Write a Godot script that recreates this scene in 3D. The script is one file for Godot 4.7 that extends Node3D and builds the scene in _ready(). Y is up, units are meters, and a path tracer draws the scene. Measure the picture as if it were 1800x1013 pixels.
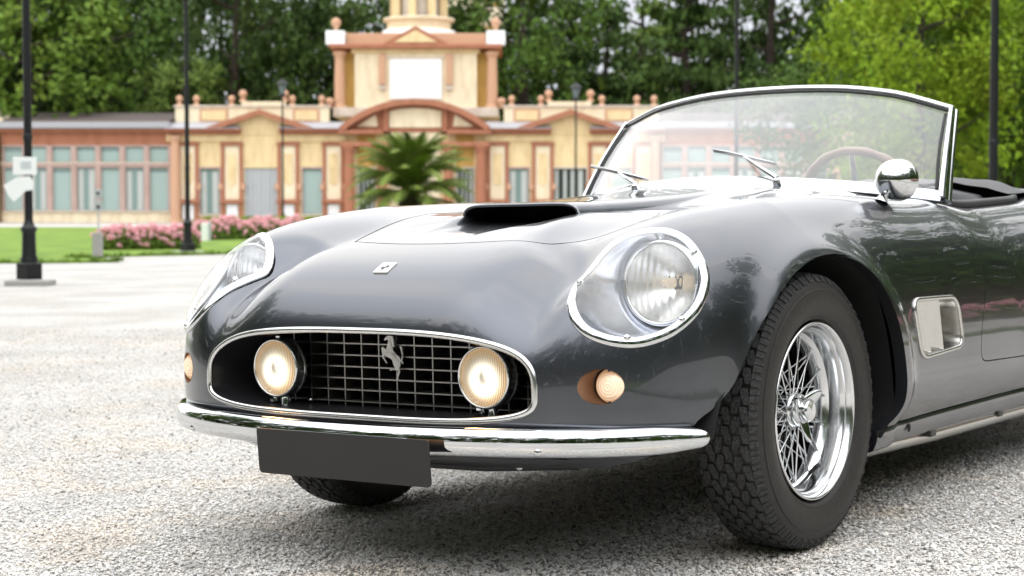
extends Node3D
# A dark grey open sports car on a gravel court in front of a cream and terracotta pavilion.
# World: metres, y up; the car's front axle stands over the origin, its nose towards +z.

var cam_pos := Vector3(2.735, 0.860, 4.085)
var cam_yaw := deg_to_rad(215.33)
var cam_pitch := deg_to_rad(2.567)
var fwd := Vector3(sin(cam_yaw), 0, cos(cam_yaw))      # level view direction
var rgt := Vector3(-cos(cam_yaw), 0, sin(cam_yaw))     # level right
var car_basis := Basis()                               # the court slopes by about one degree under the car
var car: Node3D
var to_sun := Vector3.UP
var M := {}
var names := {}
var rng := RandomNumberGenerator.new()

func _ready() -> void:
	rng.seed = 7
	# ---- camera, sky, sun, exposure
	var cam := Camera3D.new(); cam.name = "camera"
	add_child(cam)
	var view := Vector3(fwd.x * cos(cam_pitch), -sin(cam_pitch), fwd.z * cos(cam_pitch))
	cam.look_at_from_position(cam_pos, cam_pos + view, Vector3.UP)
	var at := CameraAttributesPhysical.new()
	at.frustum_focal_length = 75.81
	at.frustum_focus_distance = 4.2
	at.frustum_near = 0.05
	at.frustum_far = 900.0
	at.exposure_aperture = 7.4
	cam.attributes = at
	cam.fov = 17.97
	cam.near = 0.05
	cam.far = 900.0
	cam.current = true
	to_sun = (fwd * 0.40 - rgt * 0.75 + Vector3.UP * 0.95).normalized()      # hidden behind thin cloud
	var env := Environment.new()
	env.background_mode = Environment.BG_SKY
	env.tonemap_mode = Environment.TONE_MAPPER_LINEAR
	env.tonemap_exposure = 1.85
	env.sdfgi_enabled = true; env.ssao_enabled = true; env.ssil_enabled = true
	var sky := Sky.new()
	sky.sky_material = sky_material()
	env.sky = sky
	var we := WorldEnvironment.new(); we.name = "world"; we.environment = env
	add_child(we)
	var sun := DirectionalLight3D.new(); sun.name = "sun"
	sun.light_energy = 0.3; sun.light_angular_distance = 165.0
	sun.light_color = Color(1.0, 0.965, 0.91); sun.shadow_enabled = true
	add_child(sun)
	sun.look_at_from_position(Vector3.ZERO, -to_sun, Vector3.FORWARD)
	car_basis = Basis(view, deg_to_rad(-1.22))
	materials()
	build_ground()
	build_pavilion()
	build_trees()
	build_garden()
	build_car()

# ------------------------------------------------------------------ naming, parts
func numbered(called: String) -> String:
	var n: int = names.get(called, 0)
	names[called] = n + 1
	return called if n == 0 else "%s_%03d" % [called, n]

func tag(o: Node, label := "", category := "", group := "", kind := "") -> Node:
	if label: o.set_meta("label", label)
	if category: o.set_meta("category", category)
	if group: o.set_meta("group", group)
	if kind: o.set_meta("kind", kind)
	return o

func thing(called: String, at: Vector3, label: String, category: String, group := "") -> Node3D:
	var o := Node3D.new()
	o.name = numbered(called)
	o.position = at
	add_child(o, true)
	tag(o, label, category, group)
	return o

func put(called: String, mesh: Mesh, mat: Material, parent: Node = null, at := Vector3.ZERO) -> MeshInstance3D:
	var o := MeshInstance3D.new()
	o.mesh = mesh
	o.material_override = mat
	o.position = at
	if parent == null:
		o.name = numbered(called)
		add_child(o, true)
	else:
		var n := 0
		var base := called
		while parent.has_node(NodePath(called)):
			n += 1
			called = "%s_%03d" % [base, n]
		o.name = called
		parent.add_child(o, true)
	return o

func smooth(a: float, b: float, x: float) -> float:
	var t := clampf((x - a) / (b - a), 0.0, 1.0)
	return t * t * (3.0 - 2.0 * t)

# ------------------------------------------------------------------ mesh builder
class MB:
	var P := PackedVector3Array()
	var N := PackedVector3Array()
	var UV := PackedVector2Array()
	var C := PackedColorArray()
	var I := PackedInt32Array()
	var use_uv := false
	var use_c := false

	func v(p: Vector3, n: Vector3, uv := Vector2.ZERO) -> int:
		P.push_back(p); N.push_back(n)
		if use_uv: UV.push_back(uv)
		return P.size() - 1

	func tri(a: int, b: int, c: int) -> void:
		I.push_back(a); I.push_back(b); I.push_back(c)

	func flat_tri(a: Vector3, b: Vector3, c: Vector3) -> void:
		var n := (c - a).cross(b - a).normalized()
		var k := P.size()
		v(a, n); v(b, n); v(c, n)
		tri(k, k + 1, k + 2)

	func quad(a: Vector3, b: Vector3, c: Vector3, d: Vector3) -> void:
		var n := (c - a).cross(b - d).normalized()
		var k := P.size()
		v(a, n, Vector2(0, 0)); v(b, n, Vector2(1, 0)); v(c, n, Vector2(1, 1)); v(d, n, Vector2(0, 1))
		tri(k, k + 1, k + 2); tri(k, k + 2, k + 3)

	# a box given by its centre, half sizes and axes; bevelled when r > 0
	func box(c: Vector3, h: Vector3, b := Basis(), r := 0.0) -> void:
		if r <= 0.0:
			for s: float in [-1.0, 1.0]:
				for k in 3:
					var n := Vector3.ZERO; n[k] = s
					var u := Vector3.ZERO; u[(k + 1) % 3] = h[(k + 1) % 3]
					var w := Vector3.ZERO; w[(k + 2) % 3] = h[(k + 2) % 3]
					var o := n * h[k]
					quad_n(c + b * (o - u - w), c + b * (o + u - w), c + b * (o + u + w), c + b * (o - u + w), b * n)
			return
		var q := Vector3(h.x - r, h.y - r, h.z - r)
		for s: float in [-1.0, 1.0]:
			for k in 3:
				var k1 := (k + 1) % 3
				var k2 := (k + 2) % 3
				var n := Vector3.ZERO; n[k] = s
				var u := Vector3.ZERO; u[k1] = q[k1]
				var w := Vector3.ZERO; w[k2] = q[k2]
				var o := n * h[k]
				quad_n(c + b * (o - u - w), c + b * (o + u - w), c + b * (o + u + w), c + b * (o - u + w), b * n)
				for t: float in [-1.0, 1.0]:          # bevel strips
					var n2 := Vector3.ZERO; n2[k1] = t
					var o1 := n * h[k] + n2 * q[k1]
					var o2 := n * q[k] + n2 * h[k1]
					quad_n(c + b * (o1 - w), c + b * (o1 + w), c + b * (o2 + w), c + b * (o2 - w), b * (n + n2).normalized())
		for sx: float in [-1.0, 1.0]:
			for sy: float in [-1.0, 1.0]:
				for sz: float in [-1.0, 1.0]:
					var s3 := Vector3(sx, sy, sz)
					var a := Vector3(h.x, q.y, q.z) * s3
					var d := Vector3(q.x, h.y, q.z) * s3
					var e := Vector3(q.x, q.y, h.z) * s3
					var n3 := b * s3.normalized()
					var k := P.size()
					v(c + b * a, n3); v(c + b * d, n3); v(c + b * e, n3)
					tri(k, k + 1, k + 2)

	func quad_n(a: Vector3, b: Vector3, c: Vector3, d: Vector3, n: Vector3) -> void:
		var k := P.size()
		v(a, n, Vector2(0, 0)); v(b, n, Vector2(1, 0)); v(c, n, Vector2(1, 1)); v(d, n, Vector2(0, 1))
		tri(k, k + 1, k + 2); tri(k, k + 2, k + 3)

	# rows of points joined into a smooth sheet
	func grid(rows: Array, close_i := false, close_j := false, uvs := Vector2.ONE) -> void:
		var ni := rows.size()
		var nj: int = rows[0].size()
		var k0 := P.size()
		for i in ni:
			var i0 := (i - 1 + ni) % ni if close_i else maxi(i - 1, 0)
			var i1 := (i + 1) % ni if close_i else mini(i + 1, ni - 1)
			for j in nj:
				var j0 := (j - 1 + nj) % nj if close_j else maxi(j - 1, 0)
				var j1 := (j + 1) % nj if close_j else mini(j + 1, nj - 1)
				var di: Vector3 = rows[i1][j] - rows[i0][j]
				var dj: Vector3 = rows[i][j1] - rows[i][j0]
				var n := di.cross(dj)
				if n.length_squared() < 1e-18:
					var ii := i1 if i == 0 else i0
					n = di.cross(rows[ii][j1] - rows[ii][j0])
				v(rows[i][j], n.normalized(), Vector2(float(j) / maxf(nj - 1, 1) * uvs.x, float(i) / maxf(ni - 1, 1) * uvs.y))
		for i in (ni if close_i else ni - 1):
			for j in (nj if close_j else nj - 1):
				var a := k0 + i * nj + j
				var b := k0 + i * nj + (j + 1) % nj
				var c := k0 + ((i + 1) % ni) * nj + (j + 1) % nj
				var d := k0 + ((i + 1) % ni) * nj + j
				tri(a, b, c); tri(a, c, d)

	# a turned profile of (radius, height) pairs about an axis; sharp corners where a pair repeats
	func lathe(prof: Array, o: Vector3, axis: Vector3, seg := 32, a0 := 0.0, a1 := TAU) -> void:
		var up := Vector3.UP if absf(axis.y) < 0.9 else Vector3.RIGHT
		var e1 := axis.cross(up).normalized()
		var e2 := axis.cross(e1).normalized()
		var run := []
		for k in prof.size():
			if k > 0 and prof[k] == prof[k - 1]:
				lathe_run(run, o, axis, e1, e2, seg, a0, a1); run = []
			run.append(prof[k])
		lathe_run(run, o, axis, e1, e2, seg, a0, a1)

	func lathe_run(prof: Array, o: Vector3, axis: Vector3, e1: Vector3, e2: Vector3, seg: int, a0: float, a1: float) -> void:
		if prof.size() < 2: return
		var k0 := P.size()
		var np := prof.size()
		for k in np:
			var t0: Vector2 = prof[maxi(k - 1, 0)]
			var t1: Vector2 = prof[mini(k + 1, np - 1)]
			var t := (t1 - t0).normalized()
			for s in seg + 1:
				var a := lerpf(a0, a1, float(s) / seg)
				var d := e1 * cos(a) + e2 * sin(a)
				v(o + d * prof[k].x + axis * prof[k].y, (d * t.y - axis * t.x).normalized(), Vector2(float(s) / seg, float(k) / (np - 1)))
		for k in np - 1:
			for s in seg:
				var a := k0 + k * (seg + 1) + s
				tri(a, a + 1, a + seg + 2); tri(a, a + seg + 2, a + seg + 1)

	# a round or flattened tube along a path; sides follow the frame given by ups (or one made up)
	func tube(path: Array, r, seg := 10, closed := false, ups: Array = [], flat := 1.0, caps := true) -> void:
		var n := path.size()
		var rows := []
		var last := Vector3.ZERO
		for i in n:
			var t: Vector3 = (path[(i + 1) % n] - path[(i - 1 + n) % n]) if closed else (path[mini(i + 1, n - 1)] - path[maxi(i - 1, 0)])
			t = t.normalized()
			var u: Vector3
			if ups.size(): u = ups[i] if ups.size() > 1 else ups[0]
			elif last == Vector3.ZERO: u = Vector3.UP if absf(t.y) < 0.9 else Vector3.RIGHT
			else: u = last
			u = (u - t * u.dot(t)).normalized()
			last = u
			var w := t.cross(u)
			var rr: float = r[i] if r is Array else r
			var row := []
			for s in seg:
				var a := TAU * s / seg
				row.append(path[i] + w * cos(a) * rr + u * sin(a) * rr * flat)
			rows.append(row)
		grid(rows, closed, true)
		if not closed and caps:
			for e: int in [0, n - 1]:
				var c: Vector3 = path[e]
				var nn: Vector3 = (path[0] - path[1]).normalized() if e == 0 else (path[n - 1] - path[n - 2]).normalized()
				var k := P.size()
				v(c, nn)
				for s in seg: v(rows[e][s], nn)
				for s in seg: tri(k, k + 1 + s, k + 1 + (s + 1) % seg)

	# a flat outline pushed out along n by depth d (front face at the outline), edges square
	func prism(pts: Array, n: Vector3, d: float) -> void:
		var m := pts.size()
		var e1: Vector3 = (pts[1] - pts[0]).normalized()
		var e2 := n.cross(e1)
		var poly := PackedVector2Array()
		for p in pts: poly.push_back(Vector2(p.dot(e1), p.dot(e2)))
		var tri_ids := Geometry2D.triangulate_polygon(poly)
		for s: float in [0.0, 1.0]:
			var k := P.size()
			for p in pts: v(p - n * d * s, n if s == 0.0 else -n)
			for t in range(0, tri_ids.size(), 3): tri(k + tri_ids[t], k + tri_ids[t + 1], k + tri_ids[t + 2])
		for i in m:
			var a: Vector3 = pts[i]
			var b: Vector3 = pts[(i + 1) % m]
			quad(a, b, b - n * d, a - n * d)

	func mesh() -> ArrayMesh:
		# every face is wound to agree with its normals
		for t in range(0, I.size(), 3):
			var a := I[t]
			var b := I[t + 1]
			var c := I[t + 2]
			if (P[b] - P[a]).cross(P[c] - P[a]).dot(N[a] + N[b] + N[c]) > 0.0:
				I[t + 1] = c; I[t + 2] = b
		var arr := []
		arr.resize(Mesh.ARRAY_MAX)
		arr[Mesh.ARRAY_VERTEX] = P
		arr[Mesh.ARRAY_NORMAL] = N
		if use_uv: arr[Mesh.ARRAY_TEX_UV] = UV
		if use_c: arr[Mesh.ARRAY_COLOR] = C
		arr[Mesh.ARRAY_INDEX] = I
		var m := ArrayMesh.new()
		if I.size(): m.add_surface_from_arrays(Mesh.PRIMITIVE_TRIANGLES, arr)
		return m

	func mirrored() -> void:             # adds the other half, across x = 0
		var k := P.size()
		var ni := I.size()
		for i in k:
			P.push_back(P[i] * Vector3(-1, 1, 1)); N.push_back(N[i] * Vector3(-1, 1, 1))
		for i in ni: I.push_back(I[i] + k)

	func only_mirrored() -> MB:
		var o := MB.new()
		for i in P.size():
			o.P.push_back(P[i] * Vector3(-1, 1, 1)); o.N.push_back(N[i] * Vector3(-1, 1, 1))
		o.I = I.duplicate()
		return o

	# the part where the field is positive, cut exactly along its zero line; edges receives pairs of cut vertices
	func clip(fld: PackedFloat32Array, keep_positive := true, edges: Array = []) -> MB:
		var o := MB.new()
		var s := 1.0 if keep_positive else -1.0
		var map := PackedInt32Array(); map.resize(P.size()); map.fill(-1)
		var cut := {}
		for t in range(0, I.size(), 3):
			var id := [I[t], I[t + 1], I[t + 2]]
			var f0 := fld[id[0]] * s
			var f1 := fld[id[1]] * s
			var f2 := fld[id[2]] * s
			if f0 < 0.0 and f1 < 0.0 and f2 < 0.0: continue
			if f0 >= 0.0 and f1 >= 0.0 and f2 >= 0.0:
				for k in 3:
					var a: int = id[k]
					if map[a] < 0:
						map[a] = o.P.size(); o.P.push_back(P[a]); o.N.push_back(N[a])
					o.I.push_back(map[a])
				continue
			var ff := [f0, f1, f2]
			var poly := []
			var onedge := []
			for k in 3:
				var a: int = id[k]
				var b: int = id[(k + 1) % 3]
				if ff[k] >= 0.0:
					if map[a] < 0:
						map[a] = o.P.size(); o.P.push_back(P[a]); o.N.push_back(N[a])
					poly.append(map[a])
				if (ff[k] >= 0.0) != (ff[(k + 1) % 3] >= 0.0):
					var key := mini(a, b) * 1000003 + maxi(a, b)
					if not cut.has(key):
						var w: float = ff[k] / (ff[k] - ff[(k + 1) % 3])
						cut[key] = o.P.size()
						o.P.push_back(P[a].lerp(P[b], w)); o.N.push_back(N[a].lerp(N[b], w).normalized())
					poly.append(cut[key]); onedge.append(cut[key])
			for k in range(1, poly.size() - 1):
				o.I.push_back(poly[0]); o.I.push_back(poly[k]); o.I.push_back(poly[k + 1])
			if onedge.size() == 2: edges.append(onedge)
		return o

	# a strip that turns inwards along cut edges: towards off(p, n)
	func strip(src: MB, edges: Array, off: Callable) -> void:
		for e in edges:
			var a: Vector3 = src.P[e[0]]
			var b: Vector3 = src.P[e[1]]
			if a.distance_squared_to(b) < 1e-12: continue
			quad(a, b, b + off.call(b, src.N[e[1]]), a + off.call(a, src.N[e[0]]))

# ------------------------------------------------------------------ materials
func lin(r: float, g: float, b: float, a := 1.0) -> Color:
	var c := Color(r, g, b).linear_to_srgb()
	c.a = a
	return c

func mat(key: String, c: Color, rough := 0.6, metal := 0.0) -> StandardMaterial3D:
	var m := StandardMaterial3D.new()
	m.resource_name = key
	m.albedo_color = c
	m.roughness = rough
	m.metallic = metal
	M[key] = m
	return m

func noise_tex(size: int, freq: float, ramp: Array, oct := 4, seed_ := 1, kind := FastNoiseLite.TYPE_SIMPLEX_SMOOTH) -> NoiseTexture2D:
	var n := FastNoiseLite.new()
	n.seed = seed_; n.frequency = freq; n.fractal_octaves = oct; n.noise_type = kind
	var t := NoiseTexture2D.new()
	t.width = size; t.height = size; t.seamless = true; t.noise = n
	if ramp.size():
		var g := Gradient.new()
		var offs := PackedFloat32Array()
		var cols := PackedColorArray()
		for r in ramp:
			offs.push_back(r[0]); cols.push_back(r[1])
		g.offsets = offs; g.colors = cols
		t.color_ramp = g
	return t

func sky_material() -> Material:
	# bright broken overcast, computed: whiter low down, soft grey-blue patches higher up
	var w := 1024
	var h := 512
	var n := FastNoiseLite.new()
	n.seed = 5; n.frequency = 1.3; n.fractal_octaves = 5
	var im := Image.create(w, h, false, Image.FORMAT_RGBF)
	for y in h:
		var el := (0.5 - (y + 0.5) / h) * PI
		for x in w:
			var az := (x + 0.5) / w * TAU
			var d := Vector3(cos(el) * cos(az), sin(el), cos(el) * sin(az))
			var k := n.get_noise_3d(d.x * 1.4, d.y * 2.6, d.z * 1.4)
			var up := maxf(d.y, 0.0)
			var cl := smoothstep(-0.25, 0.35, k)
			var c := Vector3(0.84, 0.88, 0.95).lerp(Vector3(1.06, 1.06, 1.06), cl) 
			c *= 0.58 + 0.72 * up        # an overcast sky is brightest overhead, and round the hidden sun
			var off := acos(clampf(d.dot(to_sun), -1.0, 1.0)) / 0.95
			c *= 0.86 + 0.62 * exp(-off * off)
			if d.y < 0.0: c = Vector3(0.36, 0.35, 0.33)
			im.set_pixel(x, y, Color(c.x, c.y, c.z))
	var m := PanoramaSkyMaterial.new()
	m.panorama = ImageTexture.create_from_image(im)
	return m

func fog_lens_texture() -> ImageTexture:
	# what a lit fluted fog-lamp glass gives off: hot lower half, dim bulb shield in the middle, warm rim
	var s := 256
	var im := Image.create(s, s, false, Image.FORMAT_RGBF)
	for y in s:
		for x in s:
			var p := Vector2((x + 0.5) / s * 2 - 1, (y + 0.5) / s * 2 - 1)
			var r := p.length()
			var q := p + Vector2(0.10, -0.12)
			var hot := 1.65 * exp(-pow((q.length() - 0.36) / 0.30, 2)) * (0.8 + 0.35 * smoothstep(-0.5, 0.7, p.y))
			var shield := exp(-pow(p.x / 0.13, 2) - pow((p.y + 0.04) / 0.24, 2))
			hot *= 1.0 - 0.90 * shield
			var fl := smoothstep(0.25, 0.75, 0.5 + 0.5 * sin(p.x * 92.0))
			var edge := smoothstep(0.42, 0.90, r)
			hot *= lerpf(1.0, 0.20 + 1.0 * fl, 0.25 + 0.70 * edge)
			hot = hot * (1.0 - 0.35 * edge) + 0.11 + 0.26 * edge * fl
			var c := Vector3(1.0, 0.90, 0.70).lerp(Vector3(1.0, 0.60, 0.24), smoothstep(0.50, 0.97, r))
			im.set_pixel(x, y, Color(c.x * hot, c.y * hot, c.z * hot))
	return ImageTexture.create_from_image(im)

func materials() -> void:
	var p := mat("paint", lin(0.092, 0.098, 0.113), 0.32, 1.0)
	p.clearcoat_enabled = true; p.clearcoat = 1.0; p.clearcoat_roughness = 0.015
	p = mat("paint_dark", lin(0.020, 0.021, 0.024), 0.4, 0.3)  # darker copy of paint; shade of the panel gaps is put into it
	p = mat("paint_highlight", lin(0.16, 0.165, 0.18), 0.14, 1.0)  # lighter copy of paint: the scoop lip's highlight is put into its colour
	p.clearcoat_enabled = true; p.clearcoat = 1.0; p.clearcoat_roughness = 0.02
	mat("chrome", lin(0.70, 0.715, 0.73), 0.045, 1.0)
	mat("mirror_bright", lin(0.96, 0.955, 0.94), 0.28, 1.0)
	mat("alloy", lin(0.78, 0.79, 0.80), 0.16, 1.0)
	mat("satin", lin(0.66, 0.65, 0.62), 0.24, 1.0)
	mat("satin_bright", lin(0.84, 0.84, 0.83), 0.20, 1.0)
	mat("trim", lin(0.72, 0.72, 0.71), 0.22, 1.0)
	mat("bar", lin(0.42, 0.41, 0.39), 0.38, 1.0)
	mat("dark_metal", lin(0.10, 0.10, 0.10), 0.4, 0.8)
	mat("emblem", lin(0.88, 0.87, 0.84), 0.5, 0.4)
	mat("plate", lin(0.018, 0.017, 0.017), 0.55)
	mat("black", lin(0.006, 0.006, 0.006), 0.9)
	mat("duct", lin(0.022, 0.022, 0.024), 0.30)
	mat("rubber", lin(0.015, 0.015, 0.015), 0.6)
	mat("leather", lin(0.040, 0.040, 0.043), 0.5)
	mat("carpet", lin(0.02, 0.02, 0.02), 0.95)
	p = mat("wood", lin(0.16, 0.075, 0.035), 0.3)
	p.clearcoat_enabled = true; p.clearcoat = 0.6; p.clearcoat_roughness = 0.1
	p = mat("tyre", lin(0.034, 0.031, 0.028), 0.56)
	p.albedo_texture = noise_tex(512, 0.02, [[0.0, Color(0.72, 0.72, 0.72)], [1.0, Color(1, 1, 1)]], 4, 9)
	p.uv1_triplanar = true; p.uv1_scale = Vector3(4, 4, 4)
	p = mat("tread", lin(0.085, 0.085, 0.086), 0.85)
	p.albedo_texture = noise_tex(512, 0.03, [[0.2, Color(0.5, 0.5, 0.5)], [0.8, Color(1, 1, 1)]], 5, 19)
	p.uv1_triplanar = true; p.uv1_scale = Vector3(8, 8, 8)
	p.heightmap_enabled = true; p.heightmap_scale = 0.12
	p.heightmap_texture = noise_tex(512, 0.08, [], 4, 23)
	p = mat("bucket", lin(0.62, 0.64, 0.70), 0.18, 0.85)
	p.clearcoat_enabled = true; p.clearcoat = 0.6; p.clearcoat_roughness = 0.05
	mat("recess", lin(0.30, 0.22, 0.17), 0.3, 0.9)
	p = mat("clear", lin(0.95, 0.96, 0.97, 0.03), 0.0)
	p.transparency = BaseMaterial3D.TRANSPARENCY_ALPHA
	p = mat("window", lin(0.86, 0.88, 0.87, 0.06), 0.0)  # faint white veil in the colour, for the washed-out sky reflection
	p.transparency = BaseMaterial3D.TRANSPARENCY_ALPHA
	p = mat("lens_clear", lin(0.92, 0.92, 0.90, 0.16), 0.03)
	p.transparency = BaseMaterial3D.TRANSPARENCY_ALPHA
	p = mat("lens_glass", lin(0.97, 0.97, 0.96, 0.02), 0.02)
	p.refraction_enabled = true; p.refraction_scale = 0.05
	p = mat("bulb", lin(0.9, 0.85, 0.75), 0.2)
	p.emission_enabled = true; p.emission = Color(1.0, 0.86, 0.62); p.emission_energy_multiplier = 0.15
	p = mat("fog_glass", lin(0.30, 0.27, 0.22), 0.08)
	p.emission_enabled = true; p.emission_texture = fog_lens_texture(); p.emission_operator = BaseMaterial3D.EMISSION_OP_MULTIPLY
	p.emission = Color.WHITE; p.emission_energy_multiplier = 0.75
	p = mat("amber", lin(0.92, 0.76, 0.58), 0.06)
	p.emission_enabled = true; p.emission = lin(1.0, 0.50, 0.24); p.emission_energy_multiplier = 0.16
	outdoor_materials()

# ------------------------------------------------------------------ surroundings
# a place given by metres to the right of the view axis, height, and metres ahead of the camera
func spot(s: float, y: float, d: float) -> Vector3:
	return Vector3(cam_pos.x, 0, cam_pos.z) + rgt * s + fwd * d + Vector3.UP * y

func outdoor_materials() -> void:
	var p := mat("gravel", Color.WHITE, 0.95)
	p.albedo_texture = noise_tex(1024, 0.035, [[0.0, lin(.28, .265, .245)], [0.35, lin(.44, .425, .40)], [0.6, lin(.545, .53, .505)], [1.0, lin(.64, .625, .60)]], 5, 31, FastNoiseLite.TYPE_CELLULAR)
	p.uv1_triplanar = true; p.uv1_world_triplanar = true; p.uv1_scale = Vector3(0.9, 0.9, 0.9)
	p.heightmap_enabled = true; p.heightmap_scale = 0.8
	p.heightmap_texture = noise_tex(1024, 0.035, [], 5, 31, FastNoiseLite.TYPE_CELLULAR)
	p.detail_enabled = true; p.detail_blend_mode = BaseMaterial3D.BLEND_MODE_MUL
	p.detail_albedo = noise_tex(1024, 0.006, [[0.2, Color(0.91, 0.905, 0.895)], [0.7, Color(1, 1, 1)]], 4, 33)
	p.detail_uv_layer = BaseMaterial3D.DETAIL_UV_2
	p.uv2_triplanar = true; p.uv2_world_triplanar = true; p.uv2_scale = Vector3(0.12, 0.12, 0.12)
	p = mat("pebble", lin(1, 1, 1), 0.9)
	p.vertex_color_use_as_albedo = true
	p = mat("lawn", Color.WHITE, 0.9)
	p.albedo_texture = noise_tex(1024, 0.012, [[0.15, lin(.075, .145, .006)], [0.5, lin(.125, .22, .009)], [0.85, lin(.19, .29, .014)]], 6, 41)
	p.uv1_triplanar = true; p.uv1_world_triplanar = true; p.uv1_scale = Vector3(0.10, 0.10, 0.10)
	p.heightmap_enabled = true; p.heightmap_scale = 3.0
	p.heightmap_texture = noise_tex(512, 0.08, [], 4, 43)
	p = mat("blade", lin(.13, .22, .012), 0.8)
	p.backlight_enabled = true; p.backlight = lin(.10, .18, .01)
	p.vertex_color_use_as_albedo = true
	p = mat("leaf", Color.WHITE, 0.62)
	p.vertex_color_use_as_albedo = true
	p.backlight_enabled = true; p.backlight = Color(0.55, 0.6, 0.3)
	p = mat("bark", lin(.075, .055, .040), 0.95)
	p.albedo_texture = noise_tex(256, 0.03, [[0.2, Color(.5, .5, .5)], [0.8, Color(1, 1, 1)]], 4, 47)
	p.uv1_triplanar = true; p.uv1_scale = Vector3(1, 0.3, 1)
	# pavilion
	for q in [["cream", lin(.80, .63, .36), 1], ["pale", lin(.84, .73, .53), 2], ["ochre", lin(.60, .38, .11), 3], ["terracotta", lin(.40, .165, .095), 4], ["pinkish", lin(.50, .36, .32), 5], ["stone", lin(.66, .58, .50), 6]]:
		p = mat(q[0], q[1], 0.85)
		p.albedo_texture = noise_tex(512, 0.008, [[0.0, Color(.90, .88, .855)], [0.5, Color(.97, .965, .955)], [1.0, Color(1, 1, 1)]], 6, 50 + q[2])
		p.uv1_triplanar = true; p.uv1_scale = Vector3(0.40, 0.15, 0.40)
	mat("lead", lin(.36, .36, .38), 0.6)
	mat("roof_dark", lin(.085, .065, .058), 0.8)
	mat("white_panel", lin(.86, .87, .87), 0.6)
	p = mat("pane", lin(.20, .28, .26), 0.12)
	p.metallic_specular = 0.6
	mat("blind", lin(.32, .42, .39), 0.7)
	mat("curtain", lin(.50, .53, .50), 0.8)
	mat("shutter", lin(.42, .44, .45), 0.6)
	mat("dark_glass", lin(.035, .045, .04), 0.1)
	p = mat("cast_iron", lin(.010, .011, .012), 0.42, 0.3)
	mat("lamp_glass", lin(.16, .19, .22), 0.15)
	mat("paper", lin(.82, .84, .83), 0.6)
	mat("ink", lin(.30, .36, .40), 0.7)
	mat("concrete", lin(.34, .33, .31), 0.9)
	p = mat("petal", Color.WHITE, 0.7)
	p.vertex_color_use_as_albedo = true
	p.backlight_enabled = true; p.backlight = Color(0.5, 0.3, 0.35)

func ground_y(x: float, z: float) -> float:
	if x > 3.5 and z < 6.0: return (0.01735 * x - 0.0123 * z) * (1.0 - smooth(5.0, 16.0, sqrt(x * x + z * z))) + 1.0 * smooth(3.5, 9.0, x) * (1.0 - smooth(0.0, 6.0, z))
	var r := sqrt(x * x + z * z)
	return (0.01735 * x - 0.0123 * z) * (1.0 - smooth(5.0, 16.0, r))

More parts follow.
